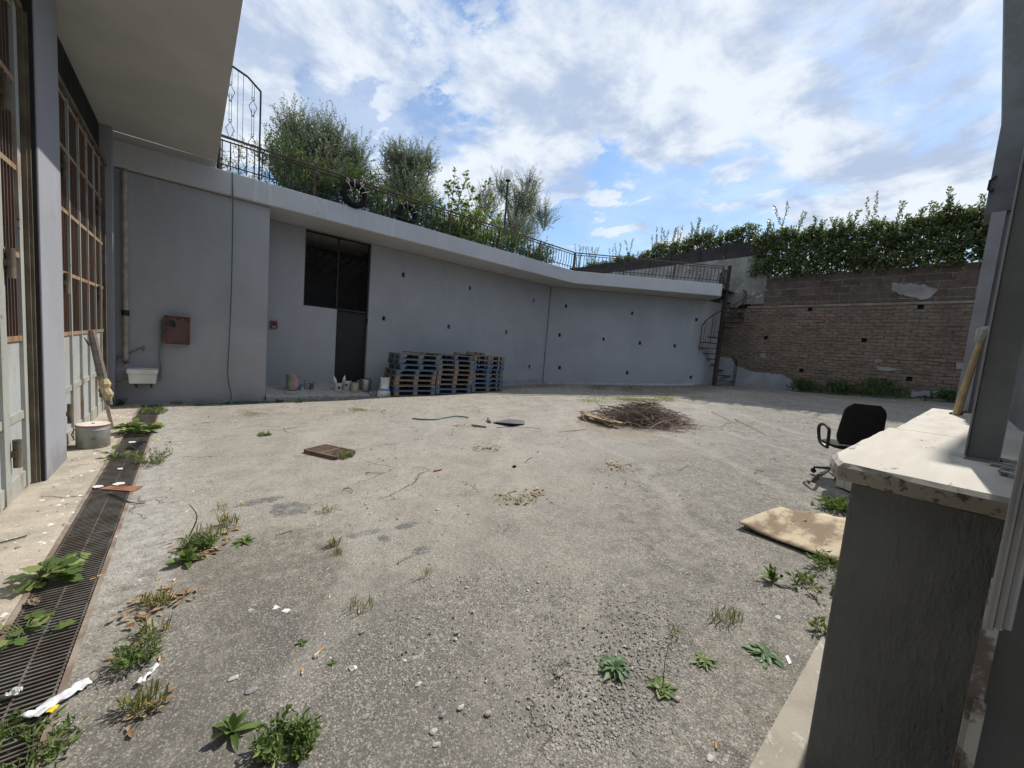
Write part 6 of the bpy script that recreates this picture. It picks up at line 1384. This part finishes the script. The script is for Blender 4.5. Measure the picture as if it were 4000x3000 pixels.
# cigarette ends
M_fil = pm('cork_filter', (.62, .30, .08), (.55, .25, .06), 40, .8); M_cig = pm('cigarette_paper', (.72, .70, .66), bump=0)
def butt(px, py, ang, label, L=.028, Lp=.012):
    p = G(px, py)+Vector((0, 0, .006)); T = thing('cigarette_end', label, 'cigarette end', tuple(p), ang, 'cigarette ends in the yard')
    obj('filter', MB().tube([(0, 0, 0), (L, 0, 0)], .0042, 8), M_fil, T, smooth=True); obj('paper', MB().tube([(-Lp, 0, 0), (0, 0, 0)], .0041, 8), M_cig, T, smooth=True)
bt = [(640, 2302, -.4, 'longest cigarette with white paper, lying above the dry leafy tuft', .03, .035), (1246, 2550, .5, 'cigarette end touching the brownish near stone', .028, .03), (1402, 2390, 1.2, 'cigarette end by the dry reddish tuft', .028, .02), (1286, 2335, 1.3, 'lone upright-lying cigarette end in the near centre', .026, .012), (1210, 2265, 1.0, 'cigarette end left of a tight pair', .026, .004), (1222, 2270, -.5, 'cigarette end right of a tight pair', .026, .012), (1262, 2226, .1, 'white-tipped cigarette end in the trio', .026, .02), (1287, 2222, .5, 'leaning cigarette end in the trio', .026, .022), (1245, 2215, .8, 'small cigarette end topmost of the trio', .022, .0), (1180, 2632, 1.2, 'short cigarette end near the tiny weed sprig', .022, .008), (622, 2580, 1.6, 'cigarette end beside the spiky fresh weed', .024, .012), (652, 2127, .2, 'upper of three cigarette ends left of the leafy clump', .028, .005), (656, 2140, .3, 'middle of three cigarette ends left of the leafy clump', .028, .006), (662, 2156, 1.4, 'lowest of three cigarette ends left of the leafy clump', .022, .01), (810, 2082, -.1, 'cigarette end in the weeds above the leafy clump', .026, .012), (866, 1975, .2, 'cigarette end at the upper end of the crack', .028, .004), (932, 1975, .3, 'cigarette end right of the upper crack end', .028, .008), (1086, 2011, 0, 'cigarette end on the black asphalt patch', .026, .01), (1190, 2003, 0, 'cigarette end right of the black asphalt patch', .022, .008), (2797, 2930, .5, 'bright orange cigarette end near the bottom right stones', .026, .0), (3055, 2815, 1.4, 'orange cigarette end at the pavement edge', .026, .008), (2980, 2362, .2, 'orange cigarette end right of the fine pale tuft', .026, .0), (2685, 2243, -.4, 'cigarette end on the open right of the yard', .022, .008), (1120, 2117, .1, 'cigarette end below the pale straw stem', .022, .01), (455, 2098, 1.4, 'cigarette end on the right edge of the drain', .022, .016), (380, 2256, .9, 'cigarette end on the near drain grating', .024, .0), (350, 2268, .3, 'flattened cigarette end on the near drain grating', .026, .0), (1300, 2108, .3, 'cigarette end above the bright small tuft', .024, .008), (615, 2266, .6, 'cigarette end above the longest cigarette', .024, .006), (683, 2265, 1.2, 'white cigarette stub right of the others above the dry tuft', .004, .02)]
for b_ in bt: butt(b_[0], b_[1], b_[2], b_[3], b_[4], b_[5])
solo('white_stick_scrap', MB().poly([tuple(G(*q)+Vector((0, 0, .012))) for q in ((3066, 2570), (3078, 2567), (3092, 2598), (3080, 2602))], .004), M_paper, 'short white plastic strip beside the large grey-green rosette', 'scrap', loc=tuple(G(3070, 2580)))

# thin pale mortar scabs on the near asphalt
M_scab = pm('mortar_scab', (.40, .39, .36), (.30, .29, .27), 20, .95, bump=.5)
for i, (px, py, w_, lab) in enumerate(((1045, 2270, .05, 'topmost pale mortar scab of the line on the near asphalt'), (1062, 2292, .04, 'second pale mortar scab of the line'), (1040, 2325, .06, 'largest pale mortar scab in the middle of the line'), (1022, 2352, .055, 'wide pale mortar scab below the largest one'), (1095, 2368, .05, 'whitest pointed mortar scab at the lower end of the line'), (1120, 2388, .03, 'small round mortar scab right of the whitest one'), (1160, 2325, .03, 'lone mortar scab right of the line'), (1030, 2178, .05, 'faint mortar scab above the line by the flat leafy weed'), (990, 2380, .035, 'faint mortar scab lowest left of the line'))):
    p = G(px, py); rs = random.Random(300+i); pts = [(p.x+w_*rs.uniform(.45, 1)*math.cos(a), p.y+w_*.8*rs.uniform(.4, 1)*math.sin(a), p.z+.006) for a in [k*PI/8 for k in range(16)]]
    solo('mortar_scab', MB().poly(pts, .005), M_scab if 'whitest' not in lab else M_white, lab, 'mortar scab', 'pale mortar scabs on the asphalt', loc=tuple(p))
